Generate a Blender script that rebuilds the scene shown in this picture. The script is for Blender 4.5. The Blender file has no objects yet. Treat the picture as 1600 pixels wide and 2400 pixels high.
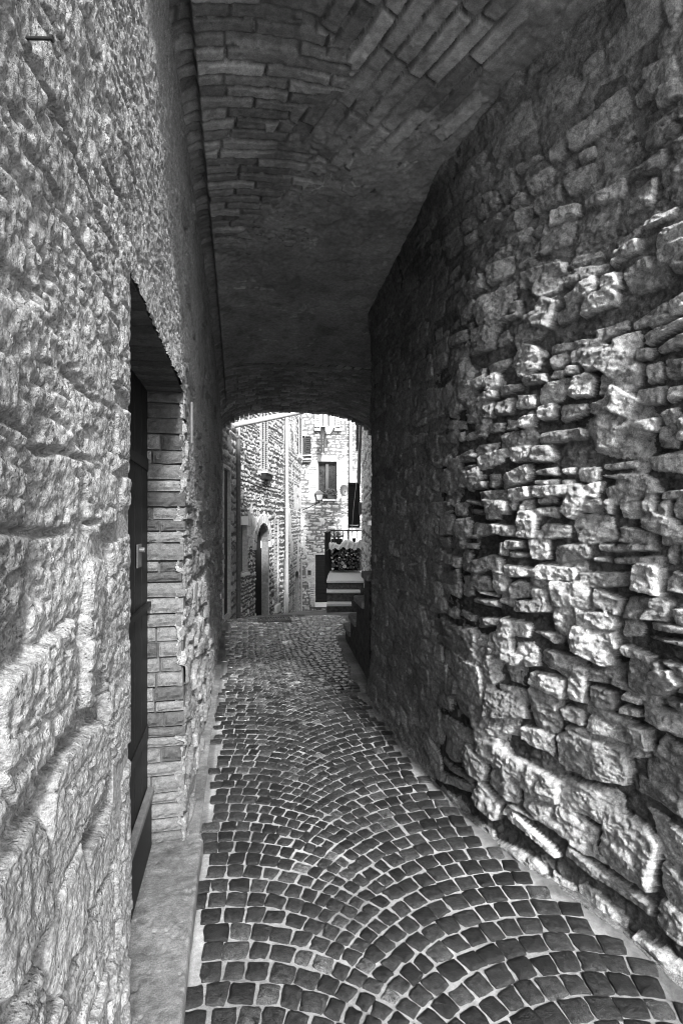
import bpy, math, random
import numpy as np
PI = math.pi
SC = bpy.context.scene
COL = SC.collection
rng = np.random.default_rng(11)
random.seed(5)

# ------------------------------------------------------------------ camera model (world = alley frame: x across, y along, z up)
EYE = 1.60
TH = math.radians(11.17)
F = 1200.0
CT, ST = math.cos(TH), math.sin(TH)
def P(x, y, Z):
    """point of the place seen at photo pixel (x, y) at distance Z in front of the lens"""
    X = (x - 800) / F * Z
    return (CT * X + ST * Z, -ST * X + CT * Z, EYE - (y - 1220) / F * Z)

# ------------------------------------------------------------------ noise
def vn(x, y, seed=0):
    seed = int(seed)
    xi = np.floor(x).astype(np.int64); yi = np.floor(y).astype(np.int64)
    fx = x - xi; fy = y - yi
    fx = fx * fx * (3 - 2 * fx); fy = fy * fy * (3 - 2 * fy)
    def h(a, b):
        n = (a * 374761393 + b * 668265263 + seed * 144269504) & 0xffffffff
        n = ((n ^ (n >> 13)) * 1274126177) & 0xffffffff
        n = (n ^ (n >> 16)) & 0xffffffff
        return n / 4294967295.0
    a = h(xi, yi); b = h(xi + 1, yi); c = h(xi, yi + 1); d = h(xi + 1, yi + 1)
    return (a * (1 - fx) + b * fx) * (1 - fy) + (c * (1 - fx) + d * fx) * fy
def fbm(x, y, octv=4, seed=0, gain=.5):
    s = 0; a = 1; t = 0
    for o in range(octv):
        s = s + a * (vn(x * 2 ** o, y * 2 ** o, seed + o * 17) * 2 - 1); t += a; a *= gain
    return s / t
def sstep(a, b, x):
    t = np.clip((x - a) / (b - a), 0, 1)
    return t * t * (3 - 2 * t)

# ------------------------------------------------------------------ materials
def new_mat(name):
    m = bpy.data.materials.new(name); m.use_nodes = True
    nt = m.node_tree; nt.nodes.clear()
    out = nt.nodes.new('ShaderNodeOutputMaterial'); b = nt.nodes.new('ShaderNodeBsdfPrincipled')
    nt.links.new(b.outputs[0], out.inputs[0])
    return m, nt, b
def rough_mat(name, base, var=.35, scale=45, fine=240, bump=.6, bump_d=.004, rough=.9, tone=True, pit=0.0, stretch=None, spec=.3, stain=0.0):
    m, nt, b = new_mat(name); N = nt.nodes; L = nt.links
    tc = N.new('ShaderNodeTexCoord'); src = tc.outputs['Object']
    if stretch:
        mp = N.new('ShaderNodeMapping'); mp.inputs['Scale'].default_value = stretch
        L.new(src, mp.inputs[0]); src = mp.outputs[0]
    n1 = N.new('ShaderNodeTexNoise'); n1.inputs['Scale'].default_value = scale; n1.inputs['Detail'].default_value = 8; n1.inputs['Roughness'].default_value = .68
    n2 = N.new('ShaderNodeTexNoise'); n2.inputs['Scale'].default_value = fine; n2.inputs['Detail'].default_value = 4; n2.inputs['Roughness'].default_value = .7
    L.new(src, n1.inputs['Vector']); L.new(src, n2.inputs['Vector'])
    mr = N.new('ShaderNodeMapRange'); mr.inputs['From Min'].default_value = .3; mr.inputs['From Max'].default_value = .7
    mr.inputs['To Min'].default_value = base * (1 - var); mr.inputs['To Max'].default_value = base * (1 + var)
    L.new(n1.outputs['Fac'], mr.inputs['Value'])
    mr2 = N.new('ShaderNodeMapRange'); mr2.inputs['From Min'].default_value = .32; mr2.inputs['From Max'].default_value = .68
    mr2.inputs['To Min'].default_value = 1 - var * .8; mr2.inputs['To Max'].default_value = 1 + var * .8
    L.new(n2.outputs['Fac'], mr2.inputs['Value'])
    mu = N.new('ShaderNodeMath'); mu.operation = 'MULTIPLY'; L.new(mr.outputs[0], mu.inputs[0]); L.new(mr2.outputs[0], mu.inputs[1])
    val = mu.outputs[0]
    if tone:
        at = N.new('ShaderNodeAttribute'); at.attribute_name = 'tone'
        m2 = N.new('ShaderNodeMath'); m2.operation = 'MULTIPLY'; L.new(val, m2.inputs[0]); L.new(at.outputs['Fac'], m2.inputs[1]); val = m2.outputs[0]
    if stain > 0:
        n4 = N.new('ShaderNodeTexNoise'); n4.inputs['Scale'].default_value = 2.3; n4.inputs['Detail'].default_value = 6
        L.new(src, n4.inputs['Vector'])
        mr4 = N.new('ShaderNodeMapRange'); mr4.inputs['From Min'].default_value = .38; mr4.inputs['From Max'].default_value = .62
        mr4.inputs['To Min'].default_value = 1 - stain; mr4.inputs['To Max'].default_value = 1
        L.new(n4.outputs['Fac'], mr4.inputs['Value'])
        m4 = N.new('ShaderNodeMath'); m4.operation = 'MULTIPLY'; L.new(val, m4.inputs[0]); L.new(mr4.outputs[0], m4.inputs[1]); val = m4.outputs[0]
    hsum = N.new('ShaderNodeMath'); hsum.operation = 'MULTIPLY_ADD'
    L.new(n2.outputs['Fac'], hsum.inputs[0]); hsum.inputs[1].default_value = .8; L.new(n1.outputs['Fac'], hsum.inputs[2])
    hval = hsum.outputs[0]
    if pit > 0:
        vo = N.new('ShaderNodeTexVoronoi'); vo.inputs['Scale'].default_value = 140
        L.new(src, vo.inputs['Vector'])
        pr = N.new('ShaderNodeMapRange'); pr.inputs['From Min'].default_value = .08; pr.inputs['From Max'].default_value = .34
        L.new(vo.outputs['Distance'], pr.inputs['Value'])
        n3 = N.new('ShaderNodeTexNoise'); n3.inputs['Scale'].default_value = 30; n3.inputs['Detail'].default_value = 3; L.new(src, n3.inputs['Vector'])
        gt = N.new('ShaderNodeMapRange'); gt.inputs['From Min'].default_value = .38; gt.inputs['From Max'].default_value = .52; L.new(n3.outputs['Fac'], gt.inputs['Value'])
        iv = N.new('ShaderNodeMath'); iv.operation = 'SUBTRACT'; iv.inputs[0].default_value = 1; L.new(pr.outputs[0], iv.inputs[1])
        pm = N.new('ShaderNodeMath'); pm.operation = 'MULTIPLY'; L.new(iv.outputs[0], pm.inputs[0]); L.new(gt.outputs[0], pm.inputs[1])
        ps = N.new('ShaderNodeMath'); ps.operation = 'MULTIPLY_ADD'; L.new(pm.outputs[0], ps.inputs[0]); ps.inputs[1].default_value = -pit; L.new(hval, ps.inputs[2]); hval = ps.outputs[0]
    L.new(val, b.inputs['Base Color'])
    b.inputs['Roughness'].default_value = rough
    b.inputs['Specular IOR Level'].default_value = spec
    bp = N.new('ShaderNodeBump'); bp.inputs['Strength'].default_value = bump; bp.inputs['Distance'].default_value = bump_d
    L.new(hval, bp.inputs['Height']); L.new(bp.outputs[0], b.inputs['Normal'])
    return m
def plain(name, base, rough=.6, metal=0, var=.2, scale=30, bump=.2):
    m = rough_mat(name, base, var=var, scale=scale, fine=scale * 6, bump=bump, bump_d=.002, rough=rough, tone=False)
    m.node_tree.nodes['Principled BSDF'].inputs['Metallic'].default_value = metal
    return m
M = {}
M['left_stone'] = rough_mat('pale_pitted_stone', .275, var=.46, scale=70, fine=190, bump=1, bump_d=.006, pit=.45, spec=.15)
M['right_stone'] = rough_mat('rubble_stone', .44, var=.55, scale=42, fine=200, bump=1, bump_d=.009, spec=.1)
M['vault'] = rough_mat('old_vault_brick', .40, var=.35, scale=30, fine=200, bump=.8, bump_d=.005, stain=.3)
M['brick'] = rough_mat('jamb_brick', .10, var=.4, scale=40, fine=230, bump=.8, bump_d=.004)
M['cobble'] = rough_mat('dark_basalt', .020, var=.95, scale=60, fine=240, bump=.9, bump_d=.005, rough=.42, spec=.4)
M['polished'] = rough_mat('foot_polished_setts', .032, var=.6, scale=40, fine=160, bump=.25, bump_d=.003, rough=.24, spec=.8)
M['mortar'] = rough_mat('pale_mortar', .33, var=.3, scale=40, fine=300, bump=.8, bump_d=.004, tone=True, stain=.3)
M['concrete'] = rough_mat('threshold_concrete', .17, var=.45, scale=24, fine=200, bump=1, bump_d=.005, tone=True, stain=.5)
M['facade'] = rough_mat('facade_stone', .44, var=.3, scale=18, fine=90, bump=.6, bump_d=.01)
M['ground'] = rough_mat('ground_stone', .30, var=.4, scale=12, fine=60, bump=.5, bump_d=.01, tone=False)
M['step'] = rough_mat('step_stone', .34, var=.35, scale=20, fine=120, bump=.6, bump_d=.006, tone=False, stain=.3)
M['dark_wood'] = plain('dark_wood', .006, .6, var=.5, scale=12)
M['shutter'] = plain('painted_shutter', .09, .6, var=.2)
M['dark_shutter'] = plain('dark_shutter_paint', .016, .6, var=.3)
M['pale_shutter'] = plain('pale_shutter_paint', .34, .6, var=.2)
M['iron'] = plain('rusty_iron', .025, .6, metal=.4, var=.4)
M['lead'] = plain('grey_metal', .13, .5, metal=.3, var=.3)
M['zinc'] = plain('pale_zinc', .42, .5, var=.15)
M['white'] = plain('white_paint', .75, .7, var=.1)
M['cloth_white'] = plain('white_sheet', .78, .9, var=.08)
M['cloth_dark'] = plain('dark_fabric', .05, .95, var=.3)
M['cloth_grey'] = plain('grey_fabric', .16, .95, var=.3)
M['leaf'] = plain('leaves', .14, .7, var=.5)
M['clay'] = plain('clay_pot', .12, .8, var=.3)
M['dark_step'] = rough_mat('shaded_step_stone', .10, var=.6, scale=14, fine=90, bump=1, bump_d=.02, tone=False)  # shade of the risers put into a darker stone colour
M['bright_facade'] = rough_mat('sunlit_facade_stone', .70, var=.25, scale=18, fine=90, bump=.6, bump_d=.01)  # facade stone with sunlight put into a paler colour, for house D
M['lace'] = rough_mat('lace', .035, var=.9, scale=11, fine=40, bump=.1, tone=False)
M['log'] = rough_mat('cut_log', .42, var=.35, scale=30, fine=120, bump=.5, bump_d=.004)
M['lamp_glass'] = plain('milky_glass', .6, .25, var=.08)
m, nt, b = new_mat('window_glass'); b.inputs['Base Color'].default_value = (.03, .03, .03, 1); b.inputs['Roughness'].default_value = .08; M['glass'] = m

# ------------------------------------------------------------------ object helpers
def tag(o, label=None, cat=None, group=None, kind=None):
    if label: o['label'] = label
    if cat: o['category'] = cat
    if group: o['group'] = group
    if kind: o['kind'] = kind
    return o
def root(name, loc, label, cat, group=None):
    o = bpy.data.objects.new(name, None); COL.objects.link(o); o.location = loc
    o.empty_display_size = .1
    return tag(o, label, cat, group)
def link_mesh(name, me, mat, parent=None, loc=None):
    o = bpy.data.objects.new(name, me); COL.objects.link(o)
    me.materials.append(mat)
    if parent is not None: o.parent = parent
    elif loc is not None: o.location = loc
    return o
class MB:
    def __init__(s): s.v = []; s.f = []; s.t = []
    def add(s, vs, fs, tone=1.0):
        n = len(s.v); s.v += [tuple(v) for v in vs]; s.f += [tuple(i + n for i in f) for f in fs]; s.t += [tone] * len(vs)
    def hexa(s, c, tone=1.0):   # 8 corners: bottom ring 4, top ring 4
        s.add(c, [(3, 2, 1, 0), (4, 5, 6, 7), (0, 1, 5, 4), (1, 2, 6, 5), (2, 3, 7, 6), (3, 0, 4, 7)], tone)
    def box(s, x0, x1, y0, y1, z0, z1, tone=1.0):
        s.hexa([(x0, y0, z0), (x1, y0, z0), (x1, y1, z0), (x0, y1, z0), (x0, y0, z1), (x1, y0, z1), (x1, y1, z1), (x0, y1, z1)], tone)
    def tube(s, pts, r, n=8, tone=1.0, caps=True):
        pts = [np.array(p, float) for p in pts]; base = len(s.v); rr = r if hasattr(r, '__len__') else [r] * len(pts)
        prev = None
        for i, p in enumerate(pts):
            d = pts[min(i + 1, len(pts) - 1)] - pts[max(i - 1, 0)]; d = d / (np.linalg.norm(d) + 1e-9)
            a = np.array((0, 0, 1.)) if abs(d[2]) < .9 else np.array((1., 0, 0))
            if prev is not None: a = prev
            x = np.cross(a, d); x /= np.linalg.norm(x) + 1e-9; y = np.cross(d, x); prev = y
            for k in range(n):
                t = 2 * PI * k / n
                s.v.append(tuple(p + rr[i] * (math.cos(t) * x + math.sin(t) * y))); s.t.append(tone)
        for i in range(len(pts) - 1):
            for k in range(n):
                a0 = base + i * n + k; a1 = base + i * n + (k + 1) % n
                s.f.append((a0, a1, a1 + n, a0 + n))
        if caps:
            s.f.append(tuple(base + k for k in range(n))[::-1]); s.f.append(tuple(base + (len(pts) - 1) * n + k for k in range(n)))
    def build(s, name, mat, parent=None, loc=None, smooth=False, bevel=0):
        off = np.array(parent.location if parent is not None else (loc if loc is not None else (0, 0, 0)))
        p2 = parent.parent if parent is not None else None
        while p2 is not None:
            off = off + np.array(p2.location); p2 = p2.parent
        me = bpy.data.meshes.new(name)
        me.from_pydata([tuple(np.array(v) - off) for v in s.v], [], s.f); me.update()
        at = me.attributes.new('tone', 'FLOAT', 'POINT'); at.data.foreach_set('value', np.array(s.t, np.float32))
        if smooth: me.polygons.foreach_set('use_smooth', [True] * len(me.polygons))
        o = link_mesh(name, me, mat, parent, loc)
        if bevel:
            bv = o.modifiers.new('bevel', 'BEVEL'); bv.width = bevel; bv.segments = 2; bv.limit_method = 'ANGLE'
        return o
def grid_mesh(name, X, Y, Z, tone, mat, parent=None, mask=None, flip=False, smooth=True):
    """X,Y,Z (n,m) -> one quad mesh; mask (n-1,m-1) keeps faces"""
    n, m = X.shape
    off = np.zeros(3)
    if parent is not None: off = np.array(parent.location)
    co = np.stack([X - off[0], Y - off[1], Z - off[2]], -1).reshape(-1, 3)
    idx = np.arange(n * m).reshape(n, m)
    a = idx[:-1, :-1]; b = idx[1:, :-1]; c = idx[1:, 1:]; d = idx[:-1, 1:]
    q = np.stack([a, b, c, d] if not flip else [a, d, c, b], -1).reshape(-1, 4)
    if mask is not None: q = q[mask.reshape(-1)]
    used = np.zeros(n * m, bool); used[q.reshape(-1)] = True
    remap = np.cumsum(used) - 1
    co = co[used]; tn = tone.reshape(-1)[used]; q = remap[q]
    me = bpy.data.meshes.new(name)
    me.vertices.add(len(co)); me.vertices.foreach_set('co', co.astype(np.float32).reshape(-1))
    me.loops.add(q.size); me.loops.foreach_set('vertex_index', q.astype(np.int32).reshape(-1))
    me.polygons.add(len(q)); me.polygons.foreach_set('loop_start', np.arange(0, q.size, 4, dtype=np.int32))
    try: me.polygons.foreach_set('loop_total', np.full(len(q), 4, np.int32))
    except Exception: pass
    me.update(calc_edges=True); me.validate()
    at = me.attributes.new('tone', 'FLOAT', 'POINT'); at.data.foreach_set('value', tn.astype(np.float32))
    me.polygons.foreach_set('use_smooth', np.full(len(me.polygons), smooth))
    return link_mesh(name, me, mat, parent)

# ------------------------------------------------------------------ masonry height fields
def course_stones(s0, s1, h0, h1, ch, ln, jit=.012, rot=.05, big=.12, keep=None):
    """irregular coursed rubble: list of (cx, cy, a, b, rot)"""
    out = []; h = h0
    while h < h1:
        c = random.uniform(*ch); s = s0 - random.uniform(0, ln[1])
        slope = random.uniform(-.015, .015)
        while s < s1:
            w = random.uniform(*ln) * (1 if random.random() > .2 else .55)
            hh = c * random.uniform(.82, 1.08); dy = random.uniform(-jit, jit) + slope * s
            if random.random() < big: hh *= random.uniform(1.35, 1.75); dy += c * .25; w *= 1.15
            if keep is None or keep(s + w / 2, h + c / 2):
                if random.random() < .16 and c > .09:      # two thin stones instead of one
                    k = random.uniform(.4, .6)
                    out.append((s + w / 2, h + c * k / 2 + dy, w / 2, hh * k / 2, random.gauss(0, rot)))
                    out.append((s + w / 2 + random.uniform(-.02, .02), h + c * (1 + k) / 2 + dy, w / 2 * random.uniform(.8, 1), hh * (1 - k) / 2, random.gauss(0, rot)))
                else:
                    out.append((s + w / 2, h + c / 2 + dy, w / 2, hh / 2, random.gauss(0, rot)))
            s += w
        h += c
    return out
def paint(S, H, hgt, tone, stones, n1, n2, warp=.012, gap=.007, prof=.014, depth=.04, base=(-.01, .02), tilt=.16, facet=.3, tones=(.75, 1.25), corner=.75):
    for (cx, cy, a, b, r) in stones:
        R = math.hypot(a, b) * 1.15 + .02
        i0, i1 = np.searchsorted(S, (cx - R, cx + R)); j0, j1 = np.searchsorted(H, (cy - R, cy + R))
        if i1 - i0 < 2 or j1 - j0 < 2: 
            continue
        sl = (slice(i0, i1), slice(j0, j1))
        px = (S[i0:i1, None] - cx) + warp * n1[sl]; py = (H[None, j0:j1] - cy) + warp * n2[sl]
        c, s_ = math.cos(r), math.sin(r); qx = c * px + s_ * py; qy = -s_ * px + c * py
        ins = np.full(qx.shape, 9.)
        for (nx, ny, d) in ((1, 0, a), (-1, 0, a), (0, 1, b), (0, -1, b)):
            t = random.gauss(0, .10); ca, sa = math.cos(t), math.sin(t)
            ins = np.minimum(ins, d - gap / 2 - ((nx * ca - ny * sa) * qx + (nx * sa + ny * ca) * qy))
        for (sx, sy) in ((1, 1), (1, -1), (-1, 1), (-1, -1)):
            if random.random() < corner:
                t = random.uniform(.35, 1.2); ca, sa = math.cos(t), math.sin(t)
                d = (a * ca + b * sa) - random.uniform(.05, .42) * min(a, b)
                ins = np.minimum(ins, d - gap / 2 - (sx * ca * qx + sy * sa * qy))
        bh = random.uniform(*base)
        face = bh + random.gauss(0, tilt * .5) * qx + random.gauss(0, tilt * .5) * qy
        for _ in range(3):
            t = random.uniform(0, 2 * PI); g = random.uniform(.1, 1) * facet
            face = np.minimum(face, bh + random.uniform(.0, .016) - g * (math.cos(t) * qx + math.sin(t) * qy) + g * random.uniform(-.1, .5) * min(a, b))
        face = np.maximum(face, bh - .035)
        pr = sstep(0, prof, ins)
        new = -depth + (face + depth) * pr
        old = hgt[sl]; up = (ins > 0) & (new > old)
        old[up] = new[up]
        tt = tone[sl]; up2 = up & (pr > .25); tt[up2] = random.uniform(*tones)
def bump_detail(S, H, hgt, amp=.006, seed=3):
    X, Y = np.meshgrid(S, H, indexing='ij')
    return hgt + amp * fbm(X * 22, Y * 22, 3, seed) + amp * .6 * fbm(X * 75, Y * 75, 2, seed + 7) - amp * 1.2 * np.abs(fbm(X * 14, Y * 34, 3, seed + 9))

# ================================================================== LEFT WALL
DOOR_V0, DOOR_V1, DOOR_Z = 1.333, 2.53, 2.21
WL = -.255
left = root('stone_wall', (WL, 3.4, 0), 'rough pale stone wall with a deep dark doorway and brick jamb, close on the left', 'stone wall')
S = np.concatenate([np.arange(-1.2, .35, .02), np.arange(.35, 1.40, .0032), np.arange(1.40, 2.6, .006), np.arange(2.6, 7.62, .011)])
iv0 = np.argmin(abs(S - DOOR_V0)); S[iv0] = DOOR_V0; iv1 = np.argmin(abs(S - DOOR_V1)); S[iv1] = DOOR_V1
H = np.concatenate([np.arange(-.06, 3.0, .0042), np.arange(3.0, 3.95, .01)])
jz = np.argmin(abs(H - DOOR_Z)); H[jz] = DOOR_Z
GX, GY = np.meshgrid(S, H, indexing='ij')
n1 = fbm(GX * 9, GY * 9, 4, 21); n2 = fbm(GX * 9, GY * 9, 4, 55)
hgt = np.full(GX.shape, -.034) + .012 * fbm(GX * 14, GY * 14, 4, 8)
tone = np.full(GX.shape, .62)
big = course_stones(-1.2, DOOR_V0 - .16, -.05, 1.75, (.13, .24), (.16, .36), jit=.02, rot=.09, big=.15)
paint(S, H, hgt, tone, big, n1, n2, warp=.022, gap=.013, prof=.009, depth=.034, base=(-.009, .006), tilt=.09, facet=.14, tones=(.72, 1.2))
mid = course_stones(-1.2, DOOR_V0 - .02, 1.75, 3.95, (.09, .17), (.12, .32), jit=.02, rot=.10, big=.15)
paint(S, H, hgt, tone, mid, n1, n2, warp=.024, gap=.010, prof=.012, depth=.026, base=(-.010, .002), tilt=.06, facet=.09, tones=(.85, 1.1))
qs = course_stones(DOOR_V0 - .13, DOOR_V0 - .02, .0, 2.35, (.058, .095), (.13, .14), jit=.004, rot=.02, big=0)
qs = [(DOOR_V0 - a * k + random.uniform(-.004, .008), cy, a * k, b, r) for (cx, cy, a, b, r, k) in [q + (random.uniform(.5, 1.5),) for q in qs] if random.random() > .15]
paint(S, H, hgt, tone, qs, n1, n2, warp=.008, gap=.008, prof=.010, depth=.03, base=(-.006, .002), tilt=.04, facet=.06, tones=(.8, 1.1))
farst = course_stones(DOOR_V1 + .12, 7.7, -.05, 3.95, (.08, .15), (.12, .34), jit=.015, rot=.06, big=.12)
paint(S, H, hgt, tone, farst, n1, n2, warp=.022, gap=.012, prof=.02, depth=.034, base=(-.015, .012), tilt=.16, facet=.25, tones=(.55, 1.0))
q2 = course_stones(DOOR_V1, DOOR_V1 + .14, .0, 2.3, (.060, .075), (.12, .20), jit=.003, rot=.01, big=0)
q2 = [(DOOR_V1 + a, cy, a, b, r) for (cx, cy, a, b, r) in q2 if abs(cx - DOOR_V1) < .3]
paint(S, H, hgt, tone, q2, n1, n2, warp=.008, gap=.008, prof=.012, depth=.034, base=(-.012, .004), tilt=.08, facet=.12, tones=(.7, 1.1))
# lime render smeared over the joints, thicker towards the top and over the door
cov = sstep(1.2, 2.2, GY + .35 * fbm(GX * 2.3, GY * 2.3, 3, 91)) * .026 + .010 * sstep(.0, .5, fbm(GX * 4, GY * 4, 3, 77))
plast = sstep(1.25, 1.5, GX) * sstep(2.15, 2.35, GY)
mort = -.030 + cov + .0022 * fbm(GX * 70, GY * 70, 3, 5) + .006 * fbm(GX * 5, GY * 4, 3, 6)
mort = np.maximum(mort, (-.004 + .004 * fbm(GX * 6, GY * 30, 3, 15)) * plast - 1 * (1 - plast))
pits = sstep(.30, .5, fbm(GX * 75, GY * 75, 3, 31)) * .007 * (.3 + sstep(-.2, .3, fbm(GX * 4, GY * 4, 2, 32))) * (1 - .7 * plast)
cracks = sstep(.0, .045, np.abs(fbm(GX * 5.5, GY * 2.6, 3, 43)))
mort = mort - pits - (1 - cracks) * .009 * sstep(1.3, 1.9, GY) * (1 - plast)
rowd = np.abs((GY + .03 * fbm(GX * 2.5, GY * 2.5, 3, 47) + .012 * fbm(GX * 12, GY * 12, 2, 48)) / .118 % 1 - .5) * .118
rcrk = sstep(.009, .002, rowd) * sstep(.02, .16, fbm(GX * 4.5, GY * 9, 3, 49)) * (1 - plast)
mort = mort - .020 * rcrk
hgt = hgt - .014 * rcrk * sstep(1.2, 1.7, GY)
up = mort > hgt; hgt = np.where(up, mort, hgt); tone = np.where(up, .98 - .25 * sstep(.3, .5, fbm(GX * 26, GY * 30, 3, 31)), tone)
hgt = bump_detail(S, H, hgt, .0026, 3)
hgt += .003 * fbm(GX * 110, GY * 110, 2, 333) - .004 * sstep(.18, .5, fbm(GX * 62, GY * 62, 2, 334)) * sstep(-.3, .3, fbm(GX * 5, GY * 5, 2, 335)) - .006 * sstep(.80, .97, 1 - np.abs(fbm(GX * 7 + GY * 2, GY * 17, 4, 336)) * 2.2)
near_e = np.exp(-(np.clip(DOOR_V0 - GX, 0, 9) / .035) ** 2) * (GX <= DOOR_V0) * (GY < DOOR_Z)
hgt = hgt * (1 - near_e) + near_e * (-.006 + .22 * np.clip(hgt, -.03, .02))
tone *= 1 - .25 * sstep(.1, .6, fbm(GX * 3, GY * 3, 4, 66))
ed = np.minimum(1, np.abs(GX - DOOR_V0) / .012) * np.where(GX > DOOR_V0, 1, 1)
round_ = np.where((GX <= DOOR_V0) & (GY < DOOR_Z), -.014 * (1 - np.clip((DOOR_V0 - GX) / .016, 0, 1)) ** 2, 0)
round_ += np.where((GX >= DOOR_V1) & (GY < DOOR_Z), -.014 * (1 - np.clip((GX - DOOR_V1) / .016, 0, 1)) ** 2, 0)
hgt += round_
wob = np.where(GY < DOOR_Z + .05, .010 * fbm(GY * 9, GY * 0 + 3.3, 3, 12), 0) * np.exp(-((GX - DOOR_V0) / .03) ** 2)
mask = np.ones((len(S) - 1, len(H) - 1), bool); mask[iv0:iv1, :jz] = False
grid_mesh('masonry', WL + hgt, GX + wob, GY, tone, M['left_stone'], left, mask)
# reveals of the doorway
mb = MB(); D = .20
z = .07; k = 0
while z < DOOR_Z - .005:                                # far jamb: long bricks facing the street
    c = min(random.choice((random.uniform(.048, .062), random.uniform(.06, .074), random.uniform(.07, .088))), DOOR_Z - z)
    x1 = WL - .010 + random.uniform(-.012, .010) ; x0 = WL - D - .05
    y0 = DOOR_V1 + random.uniform(-.008, .010) - .002
    cuts = [x0, x1] if random.random() < .55 else [x0, x0 + (x1 - x0) * random.uniform(.3, .7), x1]
    for q in range(len(cuts) - 1):
        e = .005
        yy = y0 + random.uniform(-.003, .004)
        t = random.uniform(.5, 1.45)
        xa, xb = cuts[q] + (e if q else 0), cuts[q + 1] - (e if q < len(cuts) - 2 else 0)
        dz = random.uniform(-.003, .003)
        nx = 10; nz = 4
        us = np.linspace(xa, xb, nx); zs = np.linspace(z + .005, z + c - .005, nz)
        base = len(mb.v); seed = random.random() * 100
        for a_, u_ in enumerate(us):
            for b_, z_ in enumerate(zs):
                edge = min((u_ - xa), (xb - u_)) < .004 or b_ in (0, nz - 1)
                n_ = math.sin(u_ * 91 + seed) * math.cos(z_ * 130 + seed * 2) * .003
                mb.v.append((u_, yy + n_ + (.008 if edge else 0), z_ + dz + .003 * math.sin(u_ * 37 + seed))); mb.t.append(t)
        for a_ in range(nx - 1):
            for b_ in range(nz - 1):
                i = base + a_ * nz + b_; mb.f.append((i, i + nz, i + nz + 1, i + 1))
        mb.hexa([(xa, yy + .006, z + .0045), (xb, yy + .006, z + .0045), (xb, yy + .09, z + .0045), (xa, yy + .09, z + .0045),
                 (xa, yy + .006, z + c - .0045), (xb, yy + .006, z + c - .0045), (xb, yy + .09, z + c - .0045), (xa, yy + .09, z + c - .0045)], t)
    z += c
mb.build('brick_jamb', M['brick'], left)
mb = MB(); mb.box(WL - D - .05, WL - .012, DOOR_V1 + .020, DOOR_V1 + .12, .02, DOOR_Z + .02, .30); mb.build('jamb_mortar', M['mortar'], left)
mb = MB(); mb.box(WL - D - .05, WL - .012, DOOR_V0 - .16, DOOR_V0 - .012, -.02, DOOR_Z + .02, .9); mb.build('near_reveal', M['left_stone'], left)
mb = MB(); y = DOOR_V0 - .02                               # soffit of bricks on edge
while y < DOOR_V1 + .02:
    w = random.uniform(.058, .07)
    mb.box(WL - D - .05, WL - .014 + random.uniform(-.004, .004), y, y + w - .006, DOOR_Z + random.uniform(-.006, .004), DOOR_Z + .1, random.uniform(.5, .9)); y += w
mb.build('lintel', M['brick'], left)
mb = MB(); mb.box(WL - D - .06, WL - .02, DOOR_V0 - .02, DOOR_V1 + .02, DOOR_Z + .012, DOOR_Z + .11, .6); mb.build('lintel_core', M['mortar'], left)
Uq = np.concatenate([[WL - D - .05], np.arange(WL - D - .045, WL + .066, .005), [WL + .072, WL + .076, WL + .079, WL + .080]]); Vq = np.arange(1.0, DOOR_V1 + .016, .005)
GX, GY = np.meshgrid(Uq, Vq, indexing='ij')
zq = .072 + .004 * fbm(GX * 14, GY * 14, 4, 801) + .0022 * fbm(GX * 70, GY * 70, 3, 802) - .006 * sstep(.42, .6, fbm(GX * 30, GY * 30, 3, 803)) - .010 * sstep(.020, .004, np.abs(GY - 1.62 - .03 * fbm(GX * 9, GX * 0, 3, 804))) * sstep(-.02, .1, GX - WL + .06)
zq = zq - np.select([GX > WL + .0795, GX > WL + .078, GX > WL + .075, GX > WL + .07], [.13, .030, .008, .002], 0) - .012 * sstep(.05, .4, fbm(GX * 0 + 2, GY * 7, 3, 805)) * sstep(WL + .045, WL + .08, GX)
grid_mesh('threshold', GX + .006 * fbm(GX * 0 + 5, GY * 6, 3, 806) * sstep(WL, WL + .07, GX), GY, zq, 1 - .3 * sstep(.0, .5, fbm(GX * 6, GY * 6, 4, 807)), M['concrete'], left)
# door leaf of boards, with rail and lock
DX = WL - D + .028
mb = MB(); nb = 8; w = (DOOR_V1 - DOOR_V0 + .02) / nb
for i in range(nb):
    mb.box(DX - .045, DX + random.uniform(-.002, .002), DOOR_V0 - .01 + i * w + .003, DOOR_V0 - .01 + (i + 1) * w - .003, .078, DOOR_Z - .004)
door = mb.build('door', M['dark_wood'], left)
mb = MB(); mb.box(DX - .05, DX - .010, DOOR_V0 - .008, DOOR_V1 + .008, .079, DOOR_Z - .006); mb.build('door_core', M['dark_wood'], left)
mb = MB(); mb.box(DX + .004, DX + .024, DOOR_V0 + .02, DOOR_V1 - .02, .085, .33); mb.build('kick_board', M['dark_wood'], left, bevel=.004)
mb = MB(); mb.box(DX + .004, DX + .036, DOOR_V0 + .02, DOOR_V1 - .02, .335, .362); mb.build('rail', M['lead'], left, bevel=.004)
mb = MB(); mb.box(DX + .004, DX + .022, DOOR_V0 + .02, DOOR_V1 - .02, 1.20, 1.225); mb.build('rail', M['dark_wood'], left, bevel=.003)
for zh in (.62, 1.86):
    mb = MB(); mb.hexa([(DX + .003, DOOR_V1 - .62, zh - .015), (DX + .008, DOOR_V1 - .62, zh - .015), (DX + .008, DOOR_V1 - .01, zh - .028), (DX + .003, DOOR_V1 - .01, zh - .028), (DX + .003, DOOR_V1 - .62, zh + .015), (DX + .008, DOOR_V1 - .62, zh + .015), (DX + .008, DOOR_V1 - .01, zh + .028), (DX + .003, DOOR_V1 - .01, zh + .028)]); mb.build('hinge', M['iron'], left)
lp = P(324, 1305, 1.46)
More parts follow.
